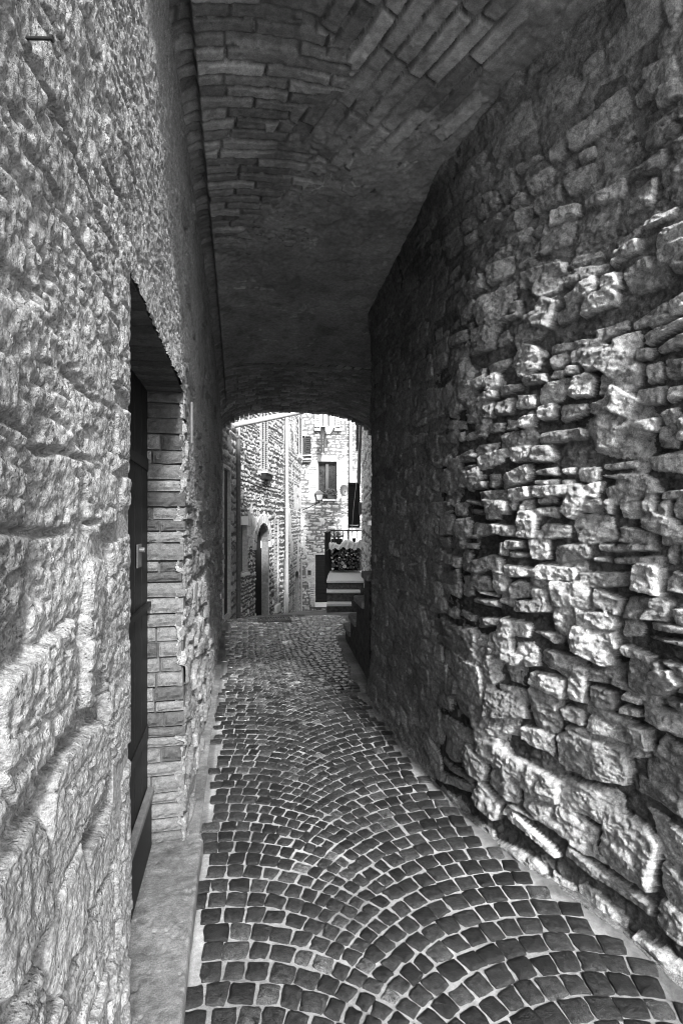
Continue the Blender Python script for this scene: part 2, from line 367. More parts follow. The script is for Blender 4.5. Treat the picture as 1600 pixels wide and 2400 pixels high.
mb = MB(); mb.box(DX + .004, DX + .010, 2.25, 2.34, 1.40, 1.50); lk = mb.build('lock_plate', M['lead'], left, bevel=.003)
mb = MB(); mb.tube([(DX + .010, 2.295, 1.475), (DX + .030, 2.295, 1.475)], .011, 12); mb.build('lock_cylinder', M['lead'], left, smooth=False)
# short plastic conduit on the wall beyond the door
mb = MB(); mb.tube([(WL + .022, 2.60, 1.98), (WL + .022, 2.60, 2.18)], .007, 8)
tag(mb.build('conduit', M['lead'], None, (WL + .02, 2.60, 1.98)), 'short pale conduit stub on the wall just past the brick jamb', 'conduit')
# iron nail in the wall
a = np.array(P(62, 90, .64)); a[0] = WL - .01
mb = MB(); mb.tube([a, a + (.034, -.006, .0)], .0022, 8); mb.tube([a + (.033, -.006, 0), a + (.036, -.0064, 0)], .004, 8)
tag(mb.build('iron_nail', M['iron'], None, tuple(a)), 'rusty iron nail sticking out high on the pale near wall', 'nail')

# ================================================================== RIGHT WALL
right = root('stone_wall', (1.35, 2.5, 0), 'bulging dark rubble stone wall with deep open joints, on the right of the passage', 'stone wall')
plan = np.array([(2.75, -.1), (2.25, .6), (1.72, 1.20), (1.555, 1.48), (1.50, 1.75), (1.41, 2.0), (1.315, 2.25), (1.245, 2.5), (1.205, 2.75), (1.185, 3.1), (1.172, 3.6), (1.165, 4.1), (1.172, 4.5), (1.20, 4.68), (1.30, 4.80), (1.50, 4.86), (2.3, 4.88)])  # unseen mouth end splayed outwards to let the sun onto the wall
def smooth_poly(p, n=40):
    out = []
    for i in range(len(p) - 1):
        p0 = p[max(i - 1, 0)]; p1 = p[i]; p2 = p[i + 1]; p3 = p[min(i + 2, len(p) - 1)]
        for t in np.linspace(0, 1, n, endpoint=False):
            out.append(.5 * ((2 * p1) + (-p0 + p2) * t + (2 * p0 - 5 * p1 + 4 * p2 - p3) * t * t + (-p0 + 3 * p1 - 3 * p2 + p3) * t ** 3))
    out.append(p[-1]); return np.array(out)
pl = smooth_poly(plan); ds = np.hypot(*np.diff(pl, axis=0).T); arc = np.concatenate([[0], np.cumsum(ds)])
def s_of_v(v): return float(np.interp(v, pl[:, 1], arc))
sA, sB, sC = s_of_v(1.2), s_of_v(3.3), s_of_v(4.7)
S = np.concatenate([np.arange(0, sA, .014), np.arange(sA, sB, .0042), np.arange(sB, sC, .008), np.arange(sC, arc[-1], .015)])
H = np.arange(-.08, 3.95, .0046)
GX, GY = np.meshgrid(S, H, indexing='ij')
n1 = fbm(GX * 11, GY * 11, 4, 121); n2 = fbm(GX * 11, GY * 11, 4, 155)
hgt = -.046 + .020 * sstep(2.3, 2.9, GY) + .012 * sstep(.0, .4, fbm(GX * 5, GY * 5, 3, 110)) + .018 * fbm(GX * 8, GY * 8, 4, 108) + .008 * fbm(GX * 35, GY * 35, 3, 109)
tone = np.full(GX.shape, .22) + .2 * sstep(.0, .5, fbm(GX * 6, GY * 6, 3, 300))
st = course_stones(0, arc[-1], -.1, 3.95, (.060, .118), (.08, .25), jit=.014, rot=.08, big=.22)
st = [q for q in st if random.random() > .02]
low = course_stones(0, sB, -.1, .75, (.12, .20), (.20, .42), jit=.02, rot=.10, big=.15)
st = [q for q in st if not (q[1] < .72 and q[0] < sB)] + low
extra = [(random.uniform(sA, sB), random.uniform(.2, 3.0), random.uniform(.05, .10), random.uniform(.045, .085), random.uniform(-.7, .7)) for _ in range(46)]
paint(S, H, hgt, tone, st, n1, n2, warp=.007, gap=.011, prof=.009, depth=.056, base=(-.022, .022), tilt=.26, facet=.42, tones=(.65, 1.4), corner=.8)
paint(S, H, hgt, tone, extra, n1, n2, warp=.009, gap=.006, prof=.008, depth=.055, base=(-.002, .034), tilt=.34, facet=.55, tones=(.75, 1.3), corner=1)
# crumbly lime mortar left in patches, thick at the top and over the far stretch
pm = sstep(.12, .42, fbm(GX * 2.6 + 7, GY * 2.6, 3, 202) + .10 * sstep(2.5, 3.1, GY) - .12)
pm = np.maximum(pm, .75 * sstep(sB - .9, sB + .2, GX))
mort = -.06 + pm * .062 + .014 * fbm(GX * 30, GY * 30, 4, 205) + .010 * fbm(GX * 8, GY * 8, 2, 206)
up = (mort > hgt) & (pm > .05)
hgt = np.where(up, mort, hgt); tone = np.where(up, .95 + .3 * fbm(GX * 20, GY * 20, 3, 207), tone)
hgt = bump_detail(S, H, hgt, .0055, 103)
hgt -= .006 * np.round(3 * np.abs(fbm(GX * 13 + 3, GY * 26, 3, 412))) / 1.5
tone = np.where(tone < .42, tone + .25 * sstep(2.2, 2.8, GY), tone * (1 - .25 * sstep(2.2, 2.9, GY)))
# deeper chipping on the stones
hgt -= .010 * sstep(.15, .5, np.abs(fbm(GX * 9, GY * 16, 3, 411)))
tone = tone * (1 - .3 * sstep(.0, .6, fbm(GX * 4, GY * 4, 4, 166)))
tone = tone * (1 - .55 * sstep(s_of_v(2.25), s_of_v(2.8), GX + .25 * fbm(GX * 3, GY * 3, 3, 909)))           # far stretch darkened: light falling off from the mouth, put into tone
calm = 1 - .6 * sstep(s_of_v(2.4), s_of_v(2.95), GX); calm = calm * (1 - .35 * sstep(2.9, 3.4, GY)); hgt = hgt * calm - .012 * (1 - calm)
fillet = .16 * (np.clip(GY - 3.0, 0, 1) / .65) ** 2 * (1 - .7 * sstep(s_of_v(1.8), s_of_v(4.2), GX))
bx = np.interp(S, arc, pl[:, 0]); by = np.interp(S, arc, pl[:, 1])
tx = np.gradient(bx, S); ty = np.gradient(by, S); ll = np.hypot(tx, ty); nx_, ny_ = -ty / ll, tx / ll
flare = .05 * np.exp(-np.clip(GY, 0, 9) / .18)             # the foot of the wall spreads a little
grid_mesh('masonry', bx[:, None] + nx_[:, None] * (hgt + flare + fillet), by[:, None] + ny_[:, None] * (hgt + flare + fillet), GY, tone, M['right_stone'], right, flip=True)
# recessed wall behind the stair and the passage's far cheek
S2 = np.arange(0, 3.0, .02); H2 = np.arange(0, 3.9, .02); GX, GY = np.meshgrid(S2, H2, indexing='ij')
n1 = fbm(GX * 9, GY * 9, 3, 321); n2 = fbm(GX * 9, GY * 9, 3, 355)
hgt = np.full(GX.shape, -.03); tone = np.full(GX.shape, .4)
paint(S2, H2, hgt, tone, course_stones(0, 3, 0, 3.9, (.08, .15), (.12, .34)), n1, n2, prof=.03, depth=.03, tones=(.5, 1))
grid_mesh('recessed_masonry', 2.15 - hgt * 1 + 0 * GX, 4.86 + GX, GY, tone, M['right_stone'], right, flip=False)

# ================================================================== VAULT
vault = root('brick_vault', (.85, 4.1, 3.3), 'low dark brick and plaster vault roofing the alley passage', 'vault')
U = np.concatenate([np.arange(-.50, 1.75, .0055), np.arange(1.75, 2.6, .03)]); V = np.concatenate([np.arange(.92, 3.6, .0055), np.arange(3.6, 7.64, .012)])
GU, GV = np.meshgrid(U, V, indexing='ij')
crown = np.interp(GV, [.7, 2.2, 4.5, 5.5, 6.5, 7.1, 7.64], [3.66, 3.64, 3.54, 3.48, 3.38, 3.31, 3.265])
spring = np.interp(GV, [.7, 2.0, 4.3, 5.5, 6.5, 7.1, 7.64], [3.42, 3.40, 3.38, 3.29, 3.12, 2.96, 2.80])
t = np.clip(np.abs((GU - .87) / 1.16), 0, 1)
prof = (1 - t ** 2.6) ** (1 / 2.1)
zc = spring + (crown - spring) * prof - .5 * np.clip(np.abs((GU - .87) / 1.16) - 1, 0, 1) * (GU < 0)
# brick pattern: courses across on the left, bricks along the passage on the right, zigzag meeting line
nb = fbm(GU * 3, GV * 3, 3, 500)
ub = .34 + .20 * (np.abs(((GV - 2.28) / .62) % 1 * 2 - 1) * 2 - 1) + .03 * np.sign(np.sin(GV * 60))
ub = np.round(ub / .06) * .06 + .015 * nb
def bricks(A, B, la, lb, seed, joint=.006):
    Bw = B + .010 * fbm(A * 4, B * 4, 2, seed)
    k = np.floor(Bw / lb); off = np.modf(np.abs(np.sin(k * 12.9898 + seed) * 43758.5))[0]
    Aw = A + off * la + .01 * fbm(A * 6, B * 6, 2, seed + 3); j = np.floor(Aw / la)
    db = np.minimum(Bw - k * lb, (k + 1) * lb - Bw); da = np.minimum(Aw - j * la, (j + 1) * la - Aw)
    d = np.minimum(da, db); r = np.modf(np.abs(np.sin(k * 78.233 + j * 37.719 + seed) * 9543.31))[0]
    return sstep(joint * .5, joint * .5 + .008, d), r
dirx, diry = -.42, .9
f1, r1 = bricks(GU + .12 * GV, GV - .12 * GU, .30, .062, 3.1)
ca, sa = math.cos(math.radians(22)), math.sin(math.radians(22))
f2, r2 = bricks(-sa * GU + ca * GV, ca * GU + sa * GV, .33, .088, 8.7, .010)
# far arch ring: short bricks across the passage
f3, r3 = bricks(GU, GV, .14, .07, 5.5)
A = GU < ub
f = np.where(A, f1, f2); r = np.where(A, r1, r2)
farring = sstep(5.9, 6.5, GV)
f = np.where(GV > 6.0, f3, f); r = np.where(GV > 6.0, r3, r)
worn = sstep(-.1, .45, fbm(GU * 5, GV * 5, 4, 601)); f = f * (1 - .8 * worn) + .8 * worn * .7
brick_h = .014 * f + .012 * (r - .5) * f + .006 * fbm(GU * 25, GV * 25, 3, 510)
brick_h = brick_h - .03 * ((r > .93) & (GV < 4)) * f
pl_line = 3.35 - 1.05 * GU + .45 * fbm(GU * 2.2, GV * 2.2, 4, 520)
pcov = sstep(-.35, .30, GV - pl_line + .5 * fbm(GU * 9, GV * 9, 4, 602)) * (1 - farring * .9)
pcov = np.maximum(pcov, .9 * sstep(1.02, 1.14, GU + .12 * fbm(GU * 4, GV * 4, 3, 522)))
plh = .014 + .014 * fbm(GU * 6, GV * 6, 4, 530) + .006 * fbm(GU * 30, GV * 30, 4, 531)
rel = np.maximum(brick_h, plh * pcov + (1 - pcov) * -.02) * 1.0
rel = np.where(pcov > .98, np.maximum(plh, brick_h - .008), rel)
tn = np.where(rel <= plh * pcov + 1e-6, .72 + .12 * fbm(GU * 4, GV * 4, 3, 533), .26 + f * (.22 + .75 * r ** 1.5))
tn = tn * (1 - .25 * sstep(0, .5, fbm(GU * 9, GV * 9, 4, 540)))
groove = sstep(-.175, -.195, GU) * .06 * (1 - sstep(6.6, 7.2, GV))
Zv = zc - rel * 1.3 + groove
grid_mesh('vault_surface', GU, GV, Zv, tn, M['vault'], vault)
# rim of the far arch: ragged brick edge
mb = MB()
u = -.26
while u < 2.1:
    w = random.uniform(.05, .075)
    tt = min(abs((u + w / 2 - .87) / 1.16), 1); zz = 2.80 + .465 * (1 - tt ** 2.6) ** (1 / 2.1) - .022
    x0, x1 = u + .003, u + w - .003
    d = random.uniform(0, .016)
    mb.box(x0, x1, 7.60 - random.uniform(0, .01), 7.76, zz - d, zz + .24, random.uniform(.5, 1.1)); u += w
mb.build('arch_ring', M['vault'], vault)
# unseen slab added over the passage to block the sky
mb = MB(); mb.box(-3.2, 4.2, .90, 7.66, 3.74, 3.98, .9); mb.build('sky_blocker_slab', M['facade'], vault)

# ================================================================== GROUND AND PAVING
def g(v): return np.where(np.asarray(v) < 8.4, 0.0, -(np.asarray(v) - 8.4) * .165)
xs = np.linspace(-40, 40, 9); ys = np.array([-40, -10, 0, 8.4, 9.5, 14, 20, 60.])
GXs, GYs = np.meshgrid(xs, ys, indexing='ij')
o = grid_mesh('ground', GXs, GYs, g(np.minimum(GYs, 20)) - .02, np.ones(GXs.shape), M['ground'], smooth=False); tag(o, kind='structure')
U = np.arange(-.50, 2.6, .012); V = np.concatenate([np.arange(.2, 5, .012), np.arange(5, 18.5, .03)])
GU, GV = np.meshgrid(U, V, indexing='ij')
o = grid_mesh('path', GU, GV, g(GV) + .004 + .0012 * fbm(GU * 9, GV * 9, 3, 700) + .0018 * fbm(GU * 60, GV * 60, 2, 701), (.95 + .2 * fbm(GU * 5, GV * 5, 3, 702)) * (1 - .45 * sstep(-.165, -.18, GU)) * (1 - .35 * sstep(.0, .5, fbm(GU * 3, GV * 3, 4, 703))) * (1 - .5 * sstep(-.06, .03, GU - np.interp(GV, [1.0, 1.5, 1.75, 2.25, 2.7, 3.3, 4.1, 4.6, 5.0], [1.42, 1.43, 1.40, 1.23, 1.13, 1.09, 1.08, 1.08, 3.]))), M['mortar']); tag(o, kind='structure')
# cobbles in segmental arcs
CV = []; CF = []; CTn = []
NEAR = (CV, CF, CTn); FAR = ([], [], [])
def cobble(c, tone, hgt, dome):
    """c: 4 corners (u, v) in order"""
    c = np.array(c); ctr = c.mean(0)
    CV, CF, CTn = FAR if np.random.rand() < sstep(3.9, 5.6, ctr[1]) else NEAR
    ring = []
    for i in range(4):
        p, q = c[i], c[(i + 1) % 4]
        for t in (.06, .36, .64, .94):
            x = p + (q - p) * t
            x = x + (ctr - x) * (.03 if t in (.06, .94) else 0) + np.random.normal(0, .0017, 2)
            ring.append(x)
    ring = np.array(ring); n = len(ring); base = len(CV)
    tilt = np.random.normal(0, .02, 2)
    def zz(p, h): return float(g(p[1])) + h + float(np.dot(tilt, p - ctr))
    for (k, h) in ((1.02, -.012), (1.0, hgt - .0035), (.95, hgt - .0006), (.60, hgt + dome)):
        for p in ring:
            x = ctr + (p - ctr) * k
            CV.append((x[0], x[1], zz(x, h) + (np.random.normal(0, .0009) if h > 0 else 0))); CTn.append(tone)
    CV.append((ctr[0], ctr[1], zz(ctr, hgt + dome * 1.1))); CTn.append(tone)
    for l in range(3):
        for i in range(n):
            a = base + l * n + i; b = base + l * n + (i + 1) % n
            CF.append((a, b, b + n, a + n))
    for i in range(n): CF.append((base + 3 * n + i, base + 3 * n + (i + 1) % n, base + 4 * n))
np.random.seed(4)
def right_lim(v): return np.interp(v, [1.0, 1.5, 1.75, 2.25, 2.7, 3.3, 4.1, 4.6, 5.76, 6.5, 6.9, 7.3, 9, 10], [1.42, 1.43, 1.40, 1.23, 1.13, 1.09, 1.08, 1.08, 1.16, 1.24, 1.27, 2.2, 2.3, 2.5])
PV = .088; SEAM = .44; R = .59 / math.sin(PI / 4)
def drift(p):
    u, v = p; return np.array((u + .02 * math.sin(v * 1.7) * sstep(-.18, .3, u), v + .012 * math.sin(u * 3 + v)))
def arc_pt(fam, sd_, d):
    a = PI / 4 - sd_ / R; r_ = R + d
    du = r_ * math.sin(a) - .59; dv = r_ * math.cos(a) - R * math.cos(PI / 4)
    return (SEAM + du, dv) if fam == 0 else (SEAM - du, dv)
for fam in (0, 1):
    for k in range(2, 107):
        vb = .2 + k * PV
        s_ = -.0304 if fam == 0 else .0304
        while s_ < 1.3:
            a = PI / 4 - s_ / R; wd = PV * math.cos(a)
            L = .0608 if s_ < .1 else wd * np.random.uniform(.86, 1.16)
            if fam == 1 and s_ > .85: L *= 1.1
            e = .0031 + np.random.uniform(0, .0013)
            p = [arc_pt(fam, s_ + e, -wd / 2 + e), arc_pt(fam, s_ + L - e, -wd / 2 + e), arc_pt(fam, s_ + L - e, wd / 2 - e), arc_pt(fam, s_ + e, wd / 2 - e)]
            p = [drift((q[0], q[1] + vb)) + np.random.normal(0, .0036, 2) for q in p]
            if fam == 0: p = p[::-1]
            c = np.mean(p, 0)
            if c[0] > -.175 and c[0] < right_lim(c[1]) and .7 < c[1] < 9.3:
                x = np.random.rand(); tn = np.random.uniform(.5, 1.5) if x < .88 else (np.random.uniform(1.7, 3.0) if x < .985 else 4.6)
                tn *= 1 + 11 * float(sstep(4.6, 8.2, c[1]))  # setts paler towards the exit: daylight sheen put into the tone
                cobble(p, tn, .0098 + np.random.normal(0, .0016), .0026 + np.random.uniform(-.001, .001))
            s_ += L
# straight edge column along the left kerb and flat slabs along the right wall
v = .7
while v < 7.4:
    L = np.random.uniform(.085, .115)
    p = [(-.195, v + .006), (-.158 - .02, v + .006), (-.158 - .02, v + L - .006), (-.195, v + L - .006)]
    v += L
for k in range(14):
    v = 1.15 + k * .30
    if v > 4.4: break
    u0 = float(right_lim(v + .05)) + .045; u1 = float(np.interp(v + .15, plan[:, 1], plan[:, 0])) + .03
    u2 = float(right_lim(v + .30)) + .045; u3 = float(np.interp(v + .3, plan[:, 1], plan[:, 0])) + .03
    cobble([(u0, v + .008), (u1, v + .008), (u3, v + .292), (u2, v + .292)], np.random.uniform(6, 9), .007, .001)
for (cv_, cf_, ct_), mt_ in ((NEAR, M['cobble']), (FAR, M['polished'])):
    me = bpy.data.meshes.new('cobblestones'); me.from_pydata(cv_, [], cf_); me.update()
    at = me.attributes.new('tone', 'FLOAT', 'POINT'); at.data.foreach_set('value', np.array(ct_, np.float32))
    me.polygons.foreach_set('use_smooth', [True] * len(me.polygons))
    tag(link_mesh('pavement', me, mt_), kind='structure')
# concrete margin along the left wall
mb = MB(); y = .3
while y < 7.6:
    L = random.uniform(.35, .8); dx = random.uniform(-.008, .008); dz = random.uniform(-.004, .004)
    mb.hexa([(WL - .1, y, -.05), (-.205 + dx, y, -.05), (-.205 + dx + random.uniform(-.006, .006), y + L - .006, -.05), (WL - .1, y + L - .006, -.05), (WL - .1, y, .016 + dz), (-.205 + dx, y, .013 + dz), (-.205 + dx, y + L - .006, .013 + dz), (WL - .1, y + L - .006, .016 + dz)], random.uniform(.7, 1.2)); y += L
tag(mb.build('kerb', M['concrete'], None, (WL, 3, 0)), kind='structure')
# grates
def grate(name, px0, px1, py, Zc, d, label, loc_dz=.0):
    a = np.array(P(px0, py, Zc)); b_ = np.array(P(px1, py, Zc))
    y0 = (a[1] + b_[1]) / 2; x0, x1 = a[0], b_[0]; z = float(g(y0)) + .026
    r = root(name, ((x0 + x1) / 2, y0, z), label, 'grate', 'iron drain grates in the paving')
    mb = MB()
    mb.box(x0, x1, y0 - d / 2, y0 - d / 2 + .02, z - .02, z + .006); mb.box(x0, x1, y0 + d / 2 - .02, y0 + d / 2, z - .02, z + .006)
    mb.box(x0, x0 + .02, y0 - d / 2 + .02, y0 + d / 2 - .02, z - .02, z + .006); mb.box(x1 - .02, x1, y0 - d / 2 + .02, y0 + d / 2 - .02, z - .02, z + .006)
    mb.build('frame', M['lead'], r)
    mb = MB(); n = 12; w = (x1 - x0 - .04) / n
    for i in range(n): mb.hexa([(x0 + .02 + i * w, y0 - d / 2 + .02, z - .01), (x0 + .02 + i * w + w * .45, y0 - d / 2 + .02, z - .01), (x0 + .02 + i * w + w * .6, y0 + d / 2 - .02, z - .01), (x0 + .02 + i * w + w * .1, y0 + d / 2 - .02, z - .01),
                                (x0 + .02 + i * w, y0 - d / 2 + .02, z + .004), (x0 + .02 + i * w + w * .45, y0 - d / 2 + .02, z + .004), (x0 + .02 + i * w + w * .6, y0 + d / 2 - .02, z + .004), (x0 + .02 + i * w + w * .1, y0 + d / 2 - .02, z + .004)])
    mb.build('bars', M['lead'], r)
    mb = MB(); mb.box(x0 + .01, x1 - .01, y0 - d / 2 + .01, y0 + d / 2 - .01, z - .028, z - .022); mb.build('pit', M['dark_shutter'], r)
grate('drain_grate', 604, 682, 1453, 8.18, .34, 'long barred iron drain grate in the paving past the archway, nearest of three')
grate('drain_grate', 655, 688, 1446.5, 8.60, .22, 'small iron drain grate behind the long grate, on its right end')
grate('drain_grate', 693, 716, 1446.5, 8.62, .20, 'small iron drain grate furthest right, towards the steps')

# ================================================================== FACADES BEYOND
class Facade:
    def __init__(s, p0, p1, z0, z1):
        s.p0 = np.array(p0[:2]); s.p1 = np.array(p1[:2]); s.L = np.linalg.norm(s.p1 - s.p0); s.d = (s.p1 - s.p0) / s.L
        n = np.array((-s.d[1], s.d[0])); mid = (s.p0 + s.p1) / 2
        if np.dot(n, -mid) < 0: n = -n
        s.n = n; s.z0, s.z1 = z0, z1
    def at(s, x, y):
        """(along, height) on the facade plane for a photo pixel"""
        a = np.array(P(x, 1220, 1.0))[:2]
        Mx = np.array([[a[0], -s.d[0]], [a[1], -s.d[1]]]); k, q = np.linalg.solve(Mx, s.p0)
        return q, EYE - (y - 1220) / F * k
    def w(s, q, d, z): 
        p = s.p0 + s.d * q + s.n * d; return (p[0], p[1], z)
    def hexa(s, mb, q0, q1, d0, d1, z0, z1, tone=1.0):
        c = [s.w(q0, d0, z0), s.w(q1, d0, z0), s.w(q1, d1, z0), s.w(q0, d1, z0), s.w(q0, d0, z1), s.w(q1, d0, z1), s.w(q1, d1, z1), s.w(q0, d1, z1)]
        mb.hexa(c, tone)
    def rect(s, xa, ya, xb, yb):
        q0, z1 = s.at(xa, ya); q1, z0 = s.at(xb, yb)
        _, z0a = s.at(xa, yb); _, z1a = s.at(xb, ya)
        return min(q0, q1), max(q0, q1), (z0 + z0a) / 2, (z1 + z1a) / 2
    def wall(s, parent, res, holes=(), ch=(.10, .18), ln=(.14, .40), relief=.03, tones=(.8, 1.25), mort_tone=.25, cover=.0, seed=0, mat=None, arches=(), brick=()):
        S = np.arange(0, s.L + res, res); H = np.arange(s.z0, s.z1, res)
        GX, GY = np.meshgrid(S, H, indexing='ij')
        n1 = fbm(GX * 9, GY * 9, 3, seed + 1); n2 = fbm(GX * 9, GY * 9, 3, seed + 2)
        hg = np.full(GX.shape, -relief); tn = np.full(GX.shape, mort_tone)
        paint(S, H, hg, tn, course_stones(0, s.L, s.z0, s.z1, ch, ln), n1, n2, warp=.03, gap=max(res * 1.0, .018), prof=res * 1.6, depth=relief, base=(-.008, .012), tilt=.1, facet=.15, tones=tones)
        for (q0, q1, z0, z1) in brick:
            m_ = (GX > q0) & (GX < q1) & (GY > z0) & (GY < z1)
            kk = (GY - z0) / .075; fr = kk - np.floor(kk); jn = sstep(.0, .25, np.minimum(fr, 1 - fr))
            hg = np.where(m_, -.025 + .03 * jn, hg); tn = np.where(m_, .35 + .75 * jn + .15 * fbm(np.floor(kk), np.floor(GX * 4 + np.floor(kk) * .5), 1, 9), tn)
        if cover:
            pm = sstep(.1, .35, fbm(GX * 1.3, GY * 1.3, 4, seed + 5) + cover)
            plh = -.02 + .02 * pm + .004 * fbm(GX * 12, GY * 12, 3, seed + 6); up = (plh > hg) & (pm > .2)
            hg = np.where(up, plh, hg); tn = np.where(up, 1.15 + .12 * fbm(GX * 5, GY * 5, 3, seed + 7), tn)
        cx = (GX[:-1, :-1] + GX[1:, 1:]) / 2; cy = (GY[:-1, :-1] + GY[1:, 1:]) / 2
        mask = np.ones(cx.shape, bool)
        for (q0, q1, z0, z1) in holes: mask &= ~((cx > q0) & (cx < q1) & (cy > z0) & (cy < z1))
        for (q0, q1, z0, zs) in arches:
            r_ = (q1 - q0) / 2; qc = (q0 + q1) / 2
            mask &= ~((abs(cx - qc) < r_) & (cy > z0) & ((cy < zs) | ((cx - qc) ** 2 + (cy - zs) ** 2 < r_ * r_)))
        X = s.p0[0] + s.d[0] * GX + s.n[0] * hg; Y = s.p0[1] + s.d[1] * GX + s.n[1] * hg
        return grid_mesh('wall', X, Y, GY, tn, mat or M['facade'], parent, mask)
    def recess(s, parent, r, depth=.18, name='reveal', mat=None, e=.012):
        q0, q1, z0, z1 = r; mb = MB()
        s.hexa(mb, q0 - .06, q0 - e * 0, -depth, -.006, z0 - .06, z1 + .06); s.hexa(mb, q1, q1 + .06, -depth, -.006, z0 - .06, z1 + .06)
        s.hexa(mb, q0, q1, -depth, -.006, z1, z1 + .06); s.hexa(mb, q0, q1, -depth, -.006, z0 - .06, z0)
        return mb.build(name, mat or M['facade'], parent)
    def window(s, parent, r, depth=.14, curtains=False):
        q0, q1, z0, z1 = r
        s.recess(parent, r, depth + .06)
        fw = .045
        wo = bpy.data.objects.new('window', None); COL.objects.link(wo); wo.parent = parent
        mb = MB()
        for (a, b, c, d) in ((q0, q0 + fw, z0, z1), (q1 - fw, q1, z0, z1), (q0 + fw, q1 - fw, z1 - fw, z1), (q0 + fw, q1 - fw, z0, z0 + fw)):
            s.hexa(mb, a, b, -depth - .03, -depth + .02, c, d)
        mb.build('frame', M['shutter'], wo)
        mb = MB(); s.hexa(mb, q0 + fw, q1 - fw, -depth - .03, -depth - .02, z0 + fw, z1 - fw); mb.build('pane', M['glass'], wo)
        return wo
    def louver(s, parent, r, d, mat, name='shutter', n=None, t=.035, split=True, close=1.02):
        q0, q1, z0, z1 = r; fw = min(.06, (q1 - q0) * .16); mb = MB()
        s.hexa(mb, q0, q0 + fw, d, d + t, z0, z1); s.hexa(mb, q1 - fw, q1, d, d + t, z0, z1)
        s.hexa(mb, q0 + fw, q1 - fw, d, d + t, z0, z0 + fw * 1.3); s.hexa(mb, q0 + fw, q1 - fw, d, d + t, z1 - fw * 1.3, z1)
        zm = z0 + (z1 - z0) * .46
        if split: s.hexa(mb, q0 + fw, q1 - fw, d, d + t, zm - fw * .6, zm + fw * .6)
        fr = mb.build(name, mat, parent)
        mb = MB(); z = z0 + fw * 1.4; st = .062 if n is None else (z1 - z0) / n
        while z < z1 - fw * 1.5:
            if not (split and abs(z + st * .3 - zm) < fw):
                c = [s.w(q0 + fw, d + .003, z), s.w(q1 - fw, d + .003, z), s.w(q1 - fw, d + t - .004, z - .0), s.w(q0 + fw, d + t - .004, z - .0),
                     s.w(q0 + fw, d + .003, z + st * close), s.w(q1 - fw, d + .003, z + st * close), s.w(q1 - fw, d + t - .012, z + st * .25), s.w(q0 + fw, d + t - .012, z + st * .25)]
                mb.hexa(c)
            z += st
        mb.build('slats', mat, fr)
        return fr
def fac_root(F_, name, label, cat='house'):
    m_ = (F_.p0 + F_.p1) / 2
    return root(name, (m_[0], m_[1], float(g(m_[1]))), label, cat)

# ---- short wall just past the archway on the left, with a dark doorway
E = Facade(P(519, 0, 7.75), P(557, 0, 9.32), -.6, 4.3)
ro = fac_root(E, 'roadside_wall', 'narrow dark stone wall with a tall door, left just past the archway', 'stone wall')
dr = E.rect(526.5, 1100, 541, 1443)
E.wall(ro, .02, holes=[dr], seed=40, tones=(.5, 1.1))
E.recess(ro, dr, .2)
mb = MB(); E.hexa(mb, dr[0], dr[1], -.12, -.06, dr[2], dr[3]); mb.build('door', M['dark_wood'], ro)
# ---- house A: long stone facade on the left
A_ = Facade(P(556, 0, 9.35), P(665, 0, 13.0), -1.4, 4.9)
ra = fac_root(A_, 'stone_house', 'speckled stone house with a tall arched doorway and louvred window, left beyond the passage')
win = A_.rect(612.5, 955, 627.5, 1106); sm = A_.rect(564, 1231, 579.5, 1342)
ar = A_.rect(599, 1226, 632, 1440); zs = ar[3] - (ar[1] - ar[0]) / 2
d2 = A_.rect(645, 1222, 653, 1436)
A_.wall(ra, .0125, holes=[win, sm, d2], arches=[(ar[0], ar[1], ar[2] - .3, zs)], ch=(.045, .095), ln=(.05, .17), seed=60, relief=.016, mort_tone=.2, tones=(.7, 1.6), cover=-.3)
A_.recess(ra, win, .2)
mid_ = (win[0] + win[1]) / 2
A_.louver(ra, (win[0] + .01, mid_ - .006, win[2] + .01, win[3]), -.03, M['pale_shutter'], split=True, n=34, close=.45)
A_.louver(ra, (mid_ + .006, win[1] - .01, win[2] + .01, win[3]), -.03, M['pale_shutter'], split=True, n=34, close=.45)
mb = MB(); A_.hexa(mb, win[0], win[1], -.12, -.05, win[2], win[3]); mb.build('pane', M['dark_shutter'], ra)
mb = MB(); A_.hexa(mb, win[0] - .03, win[1] + .08, -.02, .14, win[2] - .05, win[2] - .005); mb.build('sill', M['zinc'], ra)
mb = MB(); A_.hexa(mb, win[0] - .02, win[1] + .02, -.02, .10, win[2] - .17, win[2] - .055); mb.build('shutter_box', M['dark_shutter'], ra)
A_.window(ra, sm, .12)
mb = MB(); A_.hexa(mb, sm[0] + .0, sm[1] - .02, -.02, .03, sm[3] + .005, sm[3] + .17); mb.build('lintel', M['white'], ra)
mb = MB(); A_.hexa(mb, sm[0] - .03, sm[1] + .02, -.03, .05, sm[2] - .055, sm[2] - .004); mb.build('sill', M['white'], ra)
# arched doorway: deep reveal, plastered inner cheek, door leaf
mb = MB(); q0, q1, z0 = ar[0], ar[1], ar[2] - .3; r_ = (q1 - q0) / 2; qc = (q0 + q1) / 2
outl = [(q0, z0)] + [(qc - r_ * math.cos(t), zs + r_ * math.sin(t)) for t in np.linspace(0, PI, 15)] + [(q1, z0)]
dp = .20
vs = [A_.w(q, -.03, z) for q, z in outl] + [A_.w(q, -dp, z) for q, z in outl]; n = len(outl)
mb.add(vs, [(i, i + 1, i + 1 + n, i + n) for i in range(n - 1)], .55); mb.build('arch_reveal', M['facade'], ra)
mb = MB(); mb.add([A_.w(q, -dp + .01, z) for q, z in outl], [tuple(range(n))[::-1]], 1); mb.build('door', M['dark_wood'], ra)
